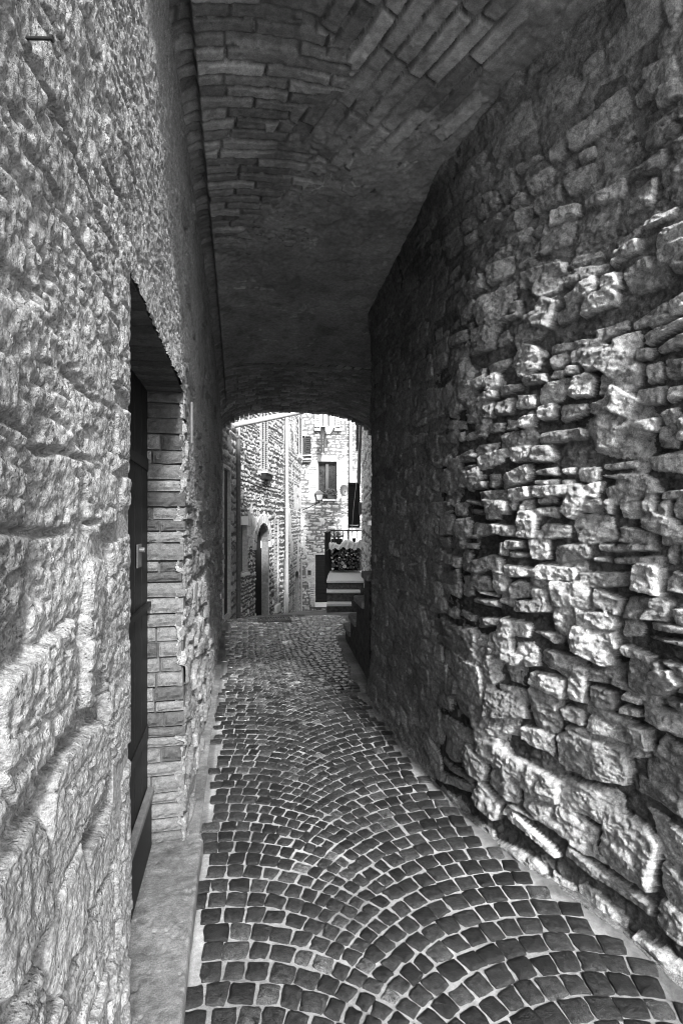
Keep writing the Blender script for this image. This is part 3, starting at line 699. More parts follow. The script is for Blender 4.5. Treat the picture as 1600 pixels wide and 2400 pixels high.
# voussoirs round the arch
mb = MB()
for i in range(11):
    t0, t1 = PI * i / 11 + .02, PI * (i + 1) / 11 - .02
    ro_ = r_ + random.uniform(.14, .20)
    c = [(qc - rr * math.cos(tt), zs + rr * math.sin(tt)) for (rr, tt) in ((r_ + .004, t0), (ro_, t0), (ro_, t1), (r_ + .004, t1))]
    mb.hexa([A_.w(q, -.03, z) for q, z in c] + [A_.w(q, .022, z) for q, z in c], random.uniform(.9, 1.3))
mb.build('voussoirs', M['facade'], ra)
# second doorway with brick edge
A_.recess(ra, d2, .25)
mb = MB(); A_.hexa(mb, d2[0], d2[1], -.2, -.15, d2[2], d2[3]); mb.build('door', M['dark_wood'], ra)
mb = MB(); z = d2[2]
while z < d2[3] - .02:
    A_.hexa(mb, d2[0] - .02, d2[1] - .04 * (1 if int(z * 20) % 2 else .3), -.12, -.02, z + .006, z + .066, random.uniform(.8, 1.2)); z += .085
mb.build('brick_edge', M['facade'], ra)
mb = MB(); A_.hexa(mb, d2[0] - .02, d2[1] + .02, -.06, .05, d2[2] + .02, d2[2] + .20); mb.build('kerb_block', M['white'], ra)
# number tile beside the arch
pt = A_.at(625.5, 1277); 
nt_ = root('number_tile', A_.w(pt[0], -.03, pt[1]), 'small white house number tile in the arched doorway', 'house number')
cx = np.array(P(625.5, 1277, 11.0))
qn = ar[1] - .07; zn = pt[1]
nt_.location = A_.w(qn, -.22, zn)
def tile_pt(a, b, c): 
    return (nt_.location[0] + a, nt_.location[1] + c, nt_.location[2] + b)
mb = MB(); mb.hexa([tile_pt(-.05, -.085, .02), tile_pt(.05, -.085, .02), tile_pt(.05, -.085, .0), tile_pt(-.05, -.085, .0), tile_pt(-.05, .085, .02), tile_pt(.05, .085, .02), tile_pt(.05, .085, .0), tile_pt(-.05, .085, .0)])
mb.build('tile', M['white'], nt_, bevel=.006)
mb = MB()
for (a, b, c, d) in ((-.022, -.012, -.04, .04), (.012, .022, -.04, .04), (-.012, .012, .03, .04), (-.012, .012, -.04, -.03)):
    mb.hexa([tile_pt(a, c, -.001), tile_pt(b, c, -.001), tile_pt(b, c, -.004), tile_pt(a, c, -.004), tile_pt(a, d, -.001), tile_pt(b, d, -.001), tile_pt(b, d, -.004), tile_pt(a, d, -.004)])
mb.build('digit', M['dark_shutter'], nt_)
# drainpipes (parts of the houses)
def pipe(parent, Fc, x, y0, y1, r, mat, name='drainpipe', out=.07):
    q, za = Fc.at(x, y0); _, zb = Fc.at(x, y1); mb = MB()
    mb.tube([Fc.w(q, out, za), Fc.w(q, out, zb)], r, 12)
    z = min(za, zb) + .5
    while z < max(za, zb) - .2:
        mb.tube([Fc.w(q, out, z), Fc.w(q, out, z + .035)], r * 1.18, 12); mb.tube([Fc.w(q, 0, z + .017), Fc.w(q, out, z + .017)], r * .25, 6); z += 1.1
    return mb.build(name, mat, parent, smooth=False)
pipe(ra, E, 549.5, 1030, 1452, .042, M['lead'])
pipe(ra, A_, 666, 940, 1440, .045, M['zinc'])
pipe(ra, A_, 557, 980, 1190, .018, M['zinc'], 'conduit', .03)
# wires slung along the facade
def wire(pts, r, label, mat=M['dark_shutter'], sag=.0):
    P3 = [np.array(p) for p in pts]; out = []
    for i in range(len(P3) - 1):
        for t in np.linspace(0, 1, 7)[(0 if i == 0 else 1):]:
            p = P3[i] * (1 - t) + P3[i + 1] * t; p = p - np.array((0, 0, sag * 4 * t * (1 - t))); out.append(p)
    mb = MB(); mb.tube(out, r, 6); return tag(mb.build('cable', mat, None, tuple(P3[0]), smooth=True), label, 'cable')
def fp(Fc, x, y, d=.05): q, z = Fc.at(x, y); return Fc.w(q, d, z)
wire([fp(A_, 557, 1100), fp(A_, 566, 1102), fp(A_, 592, 1122), fp(A_, 612, 1130), fp(A_, 628, 1140), fp(A_, 645, 1144)], .008, 'upper of two slack cables strung below the louvred window', sag=.02)
wire([fp(A_, 558, 1123), fp(A_, 590, 1136), fp(A_, 620, 1148), fp(A_, 646, 1155)], .011, 'lower and thicker of two cables along the stone facade')
wire([fp(A_, 586, 1128), fp(A_, 598, 1135), fp(A_, 611, 1127)], .006, 'thin loop of loose wire hanging between the two facade cables', M['zinc'], sag=.02)
wire([fp(A_, 645, 1150), fp(A_, 646, 1075), fp(A_, 662, 1094)], .007, 'thin cable running up beside the pale drainpipe')
# pale round gutter pipe crossing above
mb = MB(); mb.tube([P(545, 998, 9.0), P(600, 986.5, 9.2), P(722, 961, 9.7)], .05, 16)
tag(mb.build('gutter_pipe', M['zinc'], None, P(545, 998, 9.0), smooth=True), 'thick pale round pipe slanting across under the archway crown', 'pipe')

# ---- house B: plastered narrow front with niche windows
B_ = Facade(P(666, 0, 13.2), P(706, 0, 17.0), -1.9, 5.5)
rb = fac_root(B_, 'narrow_house', 'narrow pale rendered house front with slit windows, behind the pale drainpipe')
ad = B_.rect(692, 1338, 700.5, 1437); sl1 = B_.rect(674, 1175, 678, 1200); sl2 = B_.rect(696, 1161, 700, 1180)
zs2 = ad[3] - (ad[1] - ad[0]) / 2
d3 = B_.rect(666.9, 1302, 671.5, 1436)
B_.wall(rb, .018, holes=[sl1, sl2, d3], arches=[(ad[0], ad[1], ad[2] - .3, zs2)], seed=90, cover=.06, relief=.015, tones=(.9, 1.4), ch=(.05, .10), ln=(.06, .2))
for r0 in (sl1, sl2):
    B_.recess(rb, r0, .2); mb = MB(); B_.hexa(mb, r0[0], r0[1], -.2, -.12, r0[2], r0[3]); mb.build('window', M['glass'], rb)
B_.recess(rb, d3, .2); mb = MB(); B_.hexa(mb, d3[0], d3[1], -.2, -.10, d3[2], d3[3]); mb.build('door', M['pale_shutter'], rb)
B_.recess(rb, (ad[0], ad[1], ad[2] - .3, ad[3]), .25); mb = MB(); B_.hexa(mb, ad[0] + .003, ad[1] - .003, -.2, -.10, ad[2] - .3, ad[3] - .003); mb.build('door', M['lead'], rb)
ns = B_.rect(698.2, 975, 704.5, 1068)
B_.louver(rb, ns, .01, M['pale_shutter'], split=False)
mb = MB(); B_.hexa(mb, ns[0] - .05, ns[1] + .05, -.02, .08, ns[2] - .10, ns[2] - .02); mb.build('sill', M['white'], rb)
pipe(rb, B_, 702.5, 1310, 1438, .03, M['zinc'], 'gas_pipe', .05)

# ---- house C: end of the alley
C_ = Facade(P(702, 0, 17.05), P(905, 0, 17.35), -2.0, 5.9)
rc = fac_root(C_, 'end_house', 'tall pale brick and stone house closing the end of the alley')
w1 = C_.rect(751, 925, 787, 999); w2 = C_.rect(708.5, 1021, 714.5, 1076); w3 = C_.rect(745, 1082, 789, 1169); dC = C_.rect(738.5, 1300, 768, 1418)
ni = C_.rect(721, 1337, 729, 1349)
bk = [(w3[0] - .30, w3[0], w3[2], w3[3] + .05), (w3[1], w3[1] + .38, w3[2], w3[3] + .05), (dC[0] - .18, dC[0], dC[2], dC[3] - .6)]
C_.wall(rc, .024, holes=[w1, w2, w3, dC, ni], seed=120, ch=(.07, .14), ln=(.12, .34), tones=(.9, 1.4), mort_tone=.32, relief=.02, cover=-.06, brick=bk)
C_.recess(rc, w1, .2); mb = MB(); C_.hexa(mb, w1[0], w1[1], -.2, -.15, w1[2], w1[3]); wo = mb.build('window', M['white'], rc)
mb = MB()
for k in range(7):
    q = w1[0] + (w1[1] - w1[0]) * (k + .5) / 7; mb.tube([C_.w(q, -.13, w1[2]), C_.w(q + .01, -.13, w1[3])], .03, 8)
mb.build('curtain', M['cloth_white'], rc)
mb = MB(); qm = (w1[0] * .8 + w1[1] * .2); C_.hexa(mb, qm - .02, qm + .02, -.10, -.06, w1[2], w1[3]); C_.hexa(mb, w1[0] * .45 + w1[1] * .55 - .03, w1[0] * .45 + w1[1] * .55 + .03, -.10, -.06, w1[2], w1[3]); mb.build('window_frame', M['shutter'], rc)
C_.louver(rc, C_.rect(737.5, 925, 749.5, 1001), .01, M['pale_shutter'], split=False)
C_.louver(rc, C_.rect(786.5, 925, 796, 1001), .01, M['pale_shutter'], split=False)
mb = MB(); q0, q1, z0, z1 = C_.rect(736, 1006, 800, 1011); C_.hexa(mb, q0, q1, -.02, .12, z0, z1); mb.build('sill', M['pale_shutter'], rc)
C_.window(rc, w2, .10)
C_.louver(rc, C_.rect(714.8, 1023, 728.5, 1077), .015, M['dark_shutter'])
mb = MB(); q0, q1, z0, z1 = C_.rect(709, 1079, 728, 1084); C_.hexa(mb, q0, q1, -.02, .12, z0, z1); mb.build('sill', M['lead'], rc)
mb = MB()
for yy in (1068, 1077): q0, z = C_.at(706, yy + 1); q1, zb = C_.at(731, yy); mb.tube([C_.w(q0, .16, z), C_.w(q1, .16, zb)], .016, 8)
for xx in (707, 730): q0, z = C_.at(xx, 1068); _, zb = C_.at(xx, 1078); mb.tube([C_.w(q0, .16, z), C_.w(q0, .16, zb)], .012, 6); mb.tube([C_.w(q0, .0, zb), C_.w(q0, .16, zb)], .012, 6)
mb.build('drying_rail', M['white'], rc)
# big window with curtain strip
wo = C_.window(rc, w3, .16)
mb = MB(); q0, q1, z0, z1 = C_.rect(763.5, 1086, 770.5, 1164); C_.hexa(mb, q0, q1, -.15, -.10, z0, z1); mb.build('mullion', M['shutter'], rc)
mb = MB()
for (xa, xb) in ((748, 763), (771, 787)):
    q0, q1, z0, z1 = C_.rect(xa, 1087, xb, 1166); mb = MB(); C_.hexa(mb, q0, q1, -.168, -.160, z0, z1); mb.build('lace_curtain', M['lace'], rc)
mb = MB(); q0, q1, z0, z1 = C_.rect(742, 1170, 790, 1174); C_.hexa(mb, q0, q1, -.02, .10, z0, z1); mb.build('sill', M['white'], rc)
mb = MB(); q0, q1, z0, z1 = C_.rect(743, 1068, 791, 1081.5); C_.hexa(mb, q0, q1, -.03, .012, z0, z1); mb.build('lintel', M['pale_shutter'], rc)
# dark boarded door and small vent
C_.recess(rc, dC, .25); mb = MB(); n = 9
for i in range(n):
    z0 = dC[2] + (dC[3] - dC[2]) * i / n; z1 = dC[2] + (dC[3] - dC[2]) * (i + 1) / n; C_.hexa(mb, dC[0], dC[1], -.14, -.07, z0 + .006, z1 - .006)
mb.build('door', M['dark_wood'], rc)
mb = MB(); C_.hexa(mb, dC[0], dC[1], -.2, -.09, dC[2], dC[3]); mb.build('door_core', M['dark_shutter'], rc)
mb = MB(); q0, q1, z0, z1 = C_.rect(739, 1412, 766, 1421); C_.hexa(mb, q0 - .02, q1, -.02, .14, z0, z1); mb.build('door_step', M['white'], rc)
C_.recess(rc, ni, .12); mb = MB(); C_.hexa(mb, ni[0], ni[1], -.12, -.08, ni[2], ni[3]); mb.build('vent', M['lead'], rc)
pipe(rc, C_, 820.5, 940, 1420, .05, M['zinc'])
mb = MB(); q0, za = C_.at(707, 1199); q1, zb = C_.at(812, 1201); mb.tube([C_.w(q0, .03, za), C_.w(q1, .03, zb)], .010, 6); mb.build('conduit', M['lead'], rc)

# wall lantern on bracket
lz = 16.2
lr = root('wall_lantern', P(747.5, 1178, lz), 'old four-sided street lantern on an iron wall bracket below the big window', 'lantern')
def frus(mb, x, ya, yb, wa, wb, Z, tone=1):
    a = np.array(P(x, ya, Z)); b_ = np.array(P(x, yb, Z)); k = Z / F
    c = []
    for (p, w_) in ((b_, wb * k / 2), (a, wa * k / 2)): c += [(p[0] - w_, p[1] - w_, p[2]), (p[0] + w_, p[1] - w_, p[2]), (p[0] + w_, p[1] + w_, p[2]), (p[0] - w_, p[1] + w_, p[2])]
    mb.hexa(c, tone)
mb = MB(); frus(mb, 747.5, 1151, 1158, 9, 22, lz); frus(mb, 747.5, 1149, 1151, 5, 6, lz); mb.build('cap', M['lead'], lr)
mb = MB(); frus(mb, 747.5, 1158.2, 1172.5, 18, 11, lz); mb.build('glass', M['lamp_glass'], lr)
mb = MB(); k = lz / F
for (sx, sy) in ((-1, -1), (1, -1), (1, 1), (-1, 1)):
    a = np.array(P(747.5, 1158, lz)) + (sx * 9.6 * k, sy * 9.6 * k, 0); b_ = np.array(P(747.5, 1173, lz)) + (sx * 6 * k, sy * 6 * k, 0); mb.tube([a, b_], .012, 6)
frus(mb, 747.5, 1172.5, 1174, 14, 14, lz); mb.build('cage', M['iron'], lr)
bx_ = P(706.5, 1179, 17.0)
mb = MB(); mb.tube([P(748, 1173, lz), P(748, 1179, lz)], .02, 8); mb.tube([P(749, 1179, lz), P(707, 1178.5, 16.95)], .018, 8); mb.tube([P(742, 1181, lz + .1), P(708, 1196, 16.95)], .014, 8)
mb.build('bracket', M['iron'], lr)
# laundry
def cloth(name, pts, label, mat, Z, cat='laundry'):
    mb = MB(); rows = len(pts); n = 6
    vs = []
    for layer in (0, .012):
        for i, (xa, xb, y) in enumerate(pts):
            for k in range(n): 
                x = xa + (xb - xa) * k / (n - 1); p = np.array(P(x, y, Z)); p[1] += .03 * math.sin(k * 1.9 + i * .4) + layer; vs.append(p)
    fs = []
    for L_ in (0, 1):
        o_ = L_ * rows * n
        for i in range(rows - 1):
            for k in range(n - 1): 
                a = o_ + i * n + k; q = (a, a + 1, a + n + 1, a + n); fs.append(q if L_ else q[::-1])
    R_ = rows * n
    for i in range(rows - 1): a = i * n; fs.append((a, a + n, a + n + R_, a + R_)); a = i * n + n - 1; fs.append((a + n, a, a + R_, a + n + R_))
    for k in range(n - 1): a = k; fs.append((a, a + 1, a + 1 + R_, a + R_)[::-1]); a = (rows - 1) * n + k; fs.append((a, a + 1, a + 1 + R_, a + R_))
    mb.add(vs, fs); return tag(mb.build(name, mat, None, P(*[(pts[0][0] + pts[0][1]) / 2, pts[0][2], Z]), smooth=True), label, cat, 'washing hung under the top window')
lg = cloth('trousers', [(751.5, 762, 1000), (751.5, 761.5, 1015), (752, 761, 1020)], 'long dark trousers hanging upside down below the top window', M['cloth_dark'], 16.75)
mb = MB()
for (xa, xb, yb) in ((751.6, 756.2, 1061), (757.0, 761.2, 1063)):
    a = [P(xa, 1019.5, 16.74), P(xb, 1019.5, 16.74), P(xb, 1019.5, 16.80), P(xa, 1019.5, 16.80)]; b_ = [P(xa + .5, yb, 16.74), P(xb - .3, yb, 16.74), P(xb - .3, yb, 16.80), P(xa + .5, yb, 16.80)]
    mb.hexa(b_ + a)
lgs = mb.build('trouser_legs', M['cloth_dark'], lg)
cloth('towel', [(761.5, 764.5, 1016), (761.5, 764, 1034), (761, 763.5, 1049)], 'narrow grey towel hanging just right of the trousers', M['cloth_grey'], 16.78)
cloth('sheet', [(762.5, 782, 999), (763, 779, 1008), (766, 773, 1016)], 'white sheet hanging under the top window', M['cloth_white'], 16.72)
cloth('sock', [(781, 783.5, 1002), (779, 783, 1009), (774, 778, 1016)], 'small dark garment hanging at the right end of the line', M['cloth_dark'], 16.70)
# flower pot on the sill
q, z = C_.at(775, 1169); loc = C_.w(q, .04, z)
pr_ = root('flower_pot', loc, 'clay flower box with leafy plants on the big window sill', 'plant pot')
mb = MB(); q0, q1, z0, z1 = C_.rect(765, 1160, 786, 1169.5); C_.hexa(mb, q0 + .03, q1 - .03, -.06, .10, z0 + .005, z1); C_.hexa(mb, q0, q1, -.08, .12, z1, z1 + .03); mb.build('pot', M['clay'], pr_)
def leaves(mb, ctr, rad, n, size):
    for _ in range(n):
        d = np.random.normal(0, 1, 3); d /= np.linalg.norm(d); p = np.array(ctr) + d * np.array(rad) * np.random.rand() ** .4
        a = np.random.normal(0, 1, 3); a /= np.linalg.norm(a); b_ = np.cross(a, d); b_ /= np.linalg.norm(b_) + 1e-6; s_ = size * np.random.uniform(.6, 1.3)
        mb.add([p - a * s_, p + b_ * s_ * .45, p + a * s_, p - b_ * s_ * .45], [(0, 1, 2, 3)])
mb = MB(); leaves(mb, C_.w((q0 + q1) / 2, .06, z1 + .10), (.22, .12, .12), 150, .05); leaves(mb, C_.w(q1 - .02, .08, z1 - .02), (.08, .08, .14), 60, .05); mb.build('foliage', M['leaf'], pr_)
# tuft on the wall
q, z = C_.at(776, 1229); mb = MB()
for i in range(26):
    t = random.uniform(.2, PI - .2); l = random.uniform(.10, .26); w_ = .014
    a = np.array(C_.w(q, .02, z)); b_ = np.array(C_.w(q + math.cos(t) * l, random.uniform(.05, .16), z + math.sin(t) * l - .03)); n_ = np.array((w_ * math.sin(t), 0, -w_ * math.cos(t)))
    mb.add([a - n_, a + n_, b_], [(0, 1, 2)])
tag(mb.build('wall_plant', M['leaf'], None, C_.w(q, .02, z)), 'tuft of weeds growing out of the end wall above the railing', 'plant')
# satellite dish
dz_ = 16.6; dc = np.array(P(806, 1149, dz_)); dr_ = root('satellite_dish', tuple(dc), 'grey satellite dish beside the dark louvred shutter', 'satellite dish')
mb = MB(); rings = 5; n = 20; vs = []; fs = []
for side in (0, 1):
    for i in range(rings + 1):
        rr = i / rings
        for k in range(n):
            t = 2 * PI * k / n; vs.append(dc + np.array((math.cos(t) * rr * .155, -.05 * rr * rr + .10 * math.cos(t) * rr * .3 + side * .008, math.sin(t) * rr * .19)))
for side in (0, 1):
    o_ = side * (rings + 1) * n
    for i in range(rings):
        for k in range(n):
            a = o_ + i * n + k; b_ = o_ + i * n + (k + 1) % n; fs.append((a, b_, b_ + n, a + n))
for k in range(n): a = rings * n + k; b_ = rings * n + (k + 1) % n; fs.append((a, b_, b_ + (rings + 1) * n, a + (rings + 1) * n))
mb.add(vs, fs); mb.build('dish', M['lead'], dr_, smooth=True)
mb = MB(); mb.tube([dc + (0, .0, -.05), dc + (.05, .35, -.12), dc + (.05, .75, -.12)], .016, 8); mb.build('mount', M['iron'], dr_)
mb = MB(); mb.tube([dc + (0, -.0, -.18), dc + (0, -.2, -.05)], .008, 6); mb.tube([dc + (0, -.17, -.05), dc + (0, -.24, -.03)], .02, 8); mb.build('receiver_arm', M['lead'], dr_)

# ---- house D on the right beyond the passage
D_ = Facade(P(872, 0, 8.6), P(846, 0, 15.2), -1.4, 5.1)
rd = fac_root(D_, 'stone_house', 'sliver of a sunlit stone house on the right beyond the passage')
D_.wall(rd, .024, seed=150, ch=(.08, .16), tones=(.8, 1.3), mort_tone=.2, mat=M['bright_facade'])
mb = MB(); D_.hexa(mb, .02, .5, -.02, .07, 1.52, 1.60); D_.hexa(mb, .25, .7, -.02, .09, 1.60, 1.66); mb.build('ledge', M['white'], rd)
# open louvred shutters swung out from house D
def flat_fac(xa, xb, Z): 
    return Facade(P(xa, 0, Z), P(xb, 0, Z), 0, 1)
Fs = flat_fac(815, 848, 12.4)
sr = Fs.louver(None, Fs.rect(815, 1131, 843.5, 1237), 0, M['dark_shutter'], split=False, n=24)
tag(sr, 'large dark louvred shutter swung open on the right, above the log pile', 'shutter')
mb = MB(); mb.hexa([P(x, y, Z) for (x, y, Z) in ((840, 1206, 12.2), (848, 1206, 12.2), (848, 1206, 12.35), (840, 1206, 12.35), (840, 1177, 12.2), (848, 1177, 12.2), (848, 1177, 12.35), (840, 1177, 12.35))])
tag(mb.build('meter_box', M['lead'], None, P(844, 1206, 12.2), bevel=.004), 'small grey box on the wall edge in front of the dark shutter', 'box')
Fs2 = flat_fac(830, 845, 11.6)
sr = Fs2.louver(None, Fs2.rect(833.5, 955, 843, 1057), 0, M['shutter'], split=False, n=26)
tag(sr, 'half hidden louvred shutter high on the right under the arch', 'shutter')
mb = MB(); mb.tube([P(846, 950, 12.0), P(841.5, 1080, 12.0), P(840.5, 1133, 12.0)], .04, 10)
mb.build('drainpipe', M['lead'], rd)
wire([P(843, 985, 11.5), P(836, 1120, 11.5), P(828, 1195, 11.5), P(823, 1262, 11.5)], .007, 'pale slack wire hanging in front of the dark shutter', M['zinc'])
mb = MB(); q0, q1 = .2, .9

# ---- landing, steps, railing and log pile
ZF, ZB = 12.9, 15.0
a = np.array(P(765, 1361, ZF)); b_ = np.array(P(853, 1361, ZF)); zt = a[2]
ls = root('landing_steps', ((a[0] + b_[0]) / 2, a[1], zt - .7), 'pale stone landing with three steps up to the log pile', 'steps')
def slab(xa, xb, Z0, Z1, z0, z1):
    c = [P(xa, 0, Z0), P(xb, 0, Z0), P(xb, 0, Z1), P(xa, 0, Z1)]
    # keep the sides square to the lens row: use the front width
    A0, B0 = np.array(P(xa, 0, Z0)), np.array(P(xb, 0, Z0)); dv = np.array((ST, CT, 0)) * (Z1 - Z0)
    c = [A0, B0, B0 + dv, A0 + dv]; mb = MB(); mb.hexa([(p[0], p[1], z0) for p in c] + [(p[0], p[1], z1) for p in c]); return mb
slab(765, 852, ZF, ZF + 2.6, zt - .055, zt).build('landing_slab', M['white'], ls, bevel=.008)
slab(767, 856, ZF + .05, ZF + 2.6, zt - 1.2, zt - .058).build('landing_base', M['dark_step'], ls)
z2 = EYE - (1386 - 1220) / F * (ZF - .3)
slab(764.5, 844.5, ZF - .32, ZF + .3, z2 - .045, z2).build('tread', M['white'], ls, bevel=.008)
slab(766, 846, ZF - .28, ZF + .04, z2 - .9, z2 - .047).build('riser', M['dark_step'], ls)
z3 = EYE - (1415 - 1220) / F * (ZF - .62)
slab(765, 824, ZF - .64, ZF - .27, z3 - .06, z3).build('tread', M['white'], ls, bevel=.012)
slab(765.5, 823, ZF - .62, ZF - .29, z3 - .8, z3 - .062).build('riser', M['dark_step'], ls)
# log pile
region = (774, 846, 1290, 1337); ZL = 14.85
lm = MB(); n = 14
for (y, rr) in ((0, 1), (.5, 1.02)): 
    for k in range(n): t = 2 * PI * k / n; q = rr * (1 + .06 * math.sin(3 * t) + .04 * math.cos(2 * t + 1)); lm.v.append((q * math.cos(t), y, q * math.sin(t))); lm.t.append(.13)
for k in range(n): lm.f.append((k, k + n, (k + 1) % n + n, (k + 1) % n))
for rr in (.96, .5):
    for k in range(n): t = 2 * PI * k / n; q = rr * (1 + .06 * math.sin(3 * t) + .04 * math.cos(2 * t + 1)); lm.v.append((q * math.cos(t), -.003 if rr < .9 else 0, q * math.sin(t))); lm.t.append(1.0 if rr > .9 else 1.1)
b0 = 2 * n
for k in range(n): lm.f.append((k, (k + 1) % n, b0 + (k + 1) % n, b0 + k)); lm.f.append((b0 + k, b0 + (k + 1) % n, b0 + n + (k + 1) % n, b0 + n + k))
lm.f.append(tuple(b0 + n + k for k in range(n))); lm.f.append(tuple(n + k for k in range(n))[::-1])
placed = []
def try_log(x, y, r):
    for (X, Y, R0) in placed:
        if math.hypot(x - X, y - Y) < (r + R0) * .97: return False
    placed.append((x, y, r)); return True
random.seed(9)
for _ in range(9):
    for _t in range(60):
        r = random.uniform(3.6, 5.2)
        if try_log(random.uniform(776 + r, 844 - r), random.uniform(1318, 1336 - r), r): break
for _ in range(2600):
    r = random.uniform(1.7, 3.4)
    if len(placed) < 75: try_log(random.uniform(774 + r, 845 - r), random.uniform(1284 + r, 1337 - r), r)
proto = None; variants = {}
for i, (x, y, r) in enumerate(placed):
    p = P(x, y, ZL + random.uniform(-.04, .06)); s_ = r * ZL / F
    if proto is None:
        proto = lm.build('firewood_log', M['log'], None, (0, 0, 0)); o = proto
    else:
        o = proto.copy(); COL.objects.link(o)
        kx = random.choice((0, 0, 0, 1, 1, 2))
        if kx not in variants:
            me2 = proto.data.copy(); arr = np.zeros(len(me2.vertices), np.float32); me2.attributes['tone'].data.foreach_get('value', arr)
            me2.attributes['tone'].data.foreach_set('value', np.where(arr > .2, arr * (.22, .5, 1.3)[kx], arr * .5).astype(np.float32)); variants[kx] = me2
        o.data = variants[kx]
    o.location = p; o.scale = (s_, 1.0, s_); o.rotation_euler = (0, random.uniform(0, 6.28), -TH + random.uniform(-.06, .06))
    bigl = r > 3.6
    tag(o, 'thick round firewood log low in the stack on the landing' if bigl else 'thin sawn firewood log end in the stack under the tarp', 'log', 'thick logs low in the stack' if bigl else 'thin logs in the stack')
# dark back board behind the logs so the stack is a stack
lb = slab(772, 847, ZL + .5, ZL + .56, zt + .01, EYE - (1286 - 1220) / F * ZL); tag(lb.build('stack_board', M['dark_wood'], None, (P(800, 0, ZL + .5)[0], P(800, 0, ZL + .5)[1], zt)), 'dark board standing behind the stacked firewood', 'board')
# tarp
mb = MB(); nx, ny = 30, 8; vs = []; fs = []
for layer in (0, .015):
    for i in range(nx):
        for j in range(ny):
            x = 771 + (847 - 771) * i / (nx - 1); f_ = j / (ny - 1)
            top_y = 1272 - 7 * math.exp(-((x - 812) / 13) ** 2) + 7 * math.exp(-((x - 795) / 6) ** 2) - 8 * math.exp(-((x - 846) / 7) ** 2) + 1.5 * math.sin(x * .9)
            low_y = 1287 + 2.5 * math.sin(x * .35) - 3 * math.exp(-((x - 806) / 8) ** 2)
            d = (.45 if j == 0 else (.2 if j == 1 else (.02 if j == 2 else -.07)))
            y = top_y + (low_y - top_y) * max(0, (f_ - .28) / .72)
            p = np.array(P(x, y, ZL + d - layer)) + np.array((0, .03 * math.sin(x * .6 + j), .012 * math.sin(x * 1.3 + j * 2))); vs.append(p)
for L_ in (0, 1):
    o_ = L_ * nx * ny
    for i in range(nx - 1):
        for j in range(ny - 1): a_ = o_ + i * ny + j; fs.append((a_, a_ + 1, a_ + ny + 1, a_ + ny))
mb.add(vs, fs); tag(mb.build('tarp', M['cloth_white'], None, P(810, 1285, ZL), smooth=True), 'crumpled white tarpaulin thrown over the stacked firewood', 'tarp')
mb = MB(); c_ = np.array(P(829.5, 1268, ZL - .08)); mb.tube([c_ + (0, 0, .08), c_ + (.01, 0, -.03)], [.05, .03], 10)
tag(mb.build('bottle', M['dark_shutter'], None, tuple(c_)), 'small dark object lying on the white tarpaulin', 'bottle')
# railing
rr_ = root('iron_railing', P(762, 1361, ZF), 'black iron railing round the landing with the log pile', 'railing')
mb = MB(); zr = EYE - (1244 - 1220) / F * 15.3
c0 = np.array(P(762.5, 1256, ZF + .3)); c1 = np.array(P(773, 1244.5, 15.4)); c2 = np.array(P(848, 1244.5, 15.4))
mb.tube([(c0[0], c0[1], zr), (c1[0], c1[1], zr), (c2[0], c2[1], zr)], .022, 8)
mb.tube([(c0[0], c0[1], zr - .5), (c1[0], c1[1], zr - .5), (c2[0], c2[1], zr - .5)], .014, 8); mb.build('handrail', M['iron'], rr_)
for i, t in enumerate(np.linspace(0, 1, 9)):
    p = c0 * (1 - t) + c1 * t; mb = MB(); mb.tube([(p[0], p[1], zr), (p[0], p[1], zt - .12)], .020 if i in (0, 8) else .012, 8); mb.build('baluster', M['iron'], rr_)
for t in np.linspace(.12, 1, 7):
    p = c1 * (1 - t) + c2 * t; mb = MB(); mb.tube([(p[0], p[1], zr), (p[0], p[1], zt + .0)], .012, 8); mb.build('baluster', M['iron'], rr_)
# dark planter with pale leaves behind the railing
pp = np.array(P(789, 1266, 15.9)); pl_ = root('planter', tuple(pp), 'dark planter with pale leaves behind the railing, left of the tarp', 'planter')
mb = MB(); mb.box(pp[0] - .16, pp[0] + .16, pp[1] - .1, pp[1] + .1, pp[2] - 1.2, pp[2] + .04); mb.build('box', M['dark_wood'], pl_)
mb = MB(); leaves(mb, pp + (0, 0, .13), (.2, .12, .11), 70, .06); mb.build('foliage', M['leaf'], pl_)

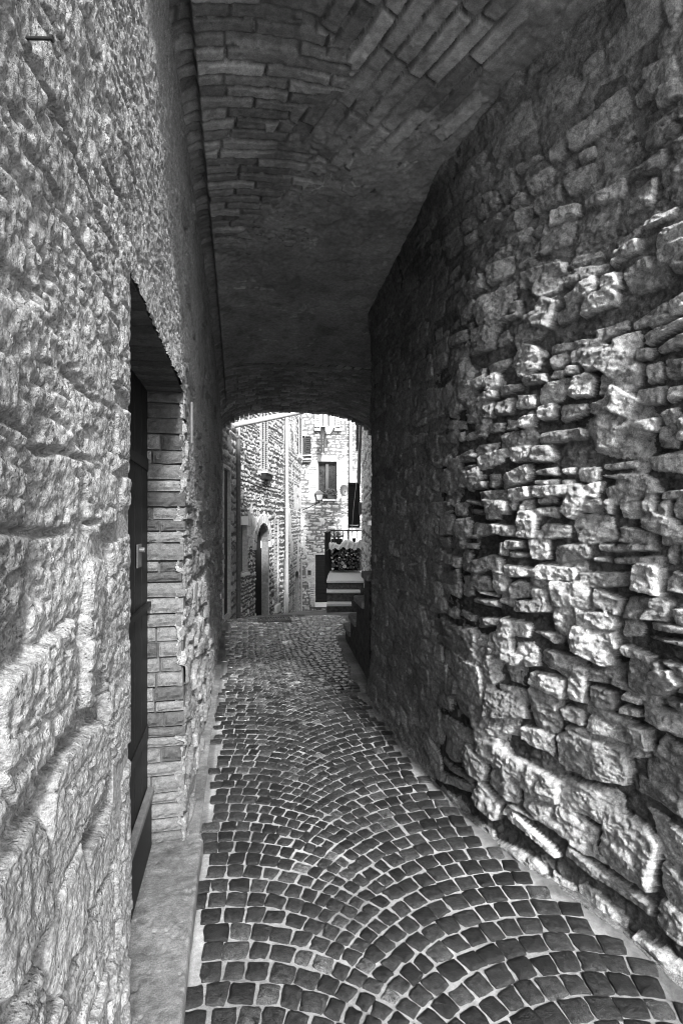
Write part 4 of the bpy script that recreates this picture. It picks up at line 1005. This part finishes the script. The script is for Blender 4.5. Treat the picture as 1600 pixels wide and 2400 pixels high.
# ---- stair along the right wall, rising towards the viewer
stairs = root('stone_stairs', (1.6, 5.8, 0), 'worn dark stone stairs against the right wall at the far end of the passage', 'stairs')
tops = [(6.25, 6.78, .215), (5.75, 6.25, .44), (5.22, 5.75, .74), (4.86, 5.22, 1.07)]
for i, (v0, v1, h) in enumerate(tops):
    u0 = np.interp(v0, [4.86, 5.05, 5.76, 6.5, 6.9], [1.215, 1.235, 1.288, 1.345, 1.38]); u1 = np.interp(v1, [4.86, 5.05, 5.76, 6.5, 6.9], [1.215, 1.235, 1.288, 1.345, 1.38])
    mb = MB(); hh = h - .07
    mb.hexa([(u0 + .02, v0, -.02), (2.14, v0, -.02), (2.14, v1 - .02, -.02), (u1 + .02, v1 - .02, -.02), (u0 + .02, v0, hh), (2.14, v0, hh), (2.14, v1 - .02, hh), (u1 + .02, v1 - .02, hh)])
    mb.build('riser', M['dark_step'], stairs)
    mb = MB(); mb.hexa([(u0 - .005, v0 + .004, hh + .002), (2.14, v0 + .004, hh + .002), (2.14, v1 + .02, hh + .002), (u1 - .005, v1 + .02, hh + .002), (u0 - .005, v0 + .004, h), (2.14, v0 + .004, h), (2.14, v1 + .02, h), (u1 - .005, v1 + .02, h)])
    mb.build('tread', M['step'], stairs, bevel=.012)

# ================================================================== LIGHT, WORLD, CAMERA
EL = math.radians(38)
AZ = math.radians(11)                                          # sun behind the lens, a little to its right
sd = (math.sin(AZ) * math.cos(EL), -math.cos(AZ) * math.cos(EL), math.sin(EL))     # towards the sun
w = bpy.data.worlds.new('World'); SC.world = w; w.use_nodes = True; nt = w.node_tree; nt.nodes.clear()
sky = nt.nodes.new('ShaderNodeTexSky'); sky.sky_type = 'NISHITA'; sky.sun_disc = False; sky.sun_elevation = EL; sky.sun_rotation = PI - AZ
sky.air_density = 1.0; sky.dust_density = 4.0
bw = nt.nodes.new('ShaderNodeRGBToBW'); bg = nt.nodes.new('ShaderNodeBackground'); bg.inputs['Strength'].default_value = .15; ow = nt.nodes.new('ShaderNodeOutputWorld')
nt.links.new(sky.outputs[0], bw.inputs[0]); nt.links.new(bw.outputs[0], bg.inputs[0]); nt.links.new(bg.outputs[0], ow.inputs[0])
ld = bpy.data.lights.new('sun', 'SUN'); ld.energy = 3.4; ld.angle = math.radians(6); ld.color = (1, 1, 1)
lo = bpy.data.objects.new('sun', ld); COL.objects.link(lo)
from mathutils import Vector
lo.rotation_euler = Vector(sd).to_track_quat('Z', 'Y').to_euler(); lo.location = (3, -20, 15)

cd = bpy.data.cameras.new('camera'); co = bpy.data.objects.new('camera', cd); COL.objects.link(co)
co.location = (0, 0, EYE); co.rotation_euler = (PI / 2, 0, -TH)
cd.sensor_fit = 'VERTICAL'; cd.sensor_height = 36; cd.sensor_width = 24; cd.lens = 18; cd.shift_y = 20 / 2400
cd.clip_start = .02; cd.clip_end = 500
SC.camera = co
SC.view_settings.view_transform = 'Standard'; SC.view_settings.look = 'None'; SC.view_settings.gamma = 1
SC.view_settings.exposure = 1.35
SC.cycles.max_bounces = 8; SC.cycles.diffuse_bounces = 5
SC.cycles.use_denoising = True
SC.cycles.filter_width = 1.05
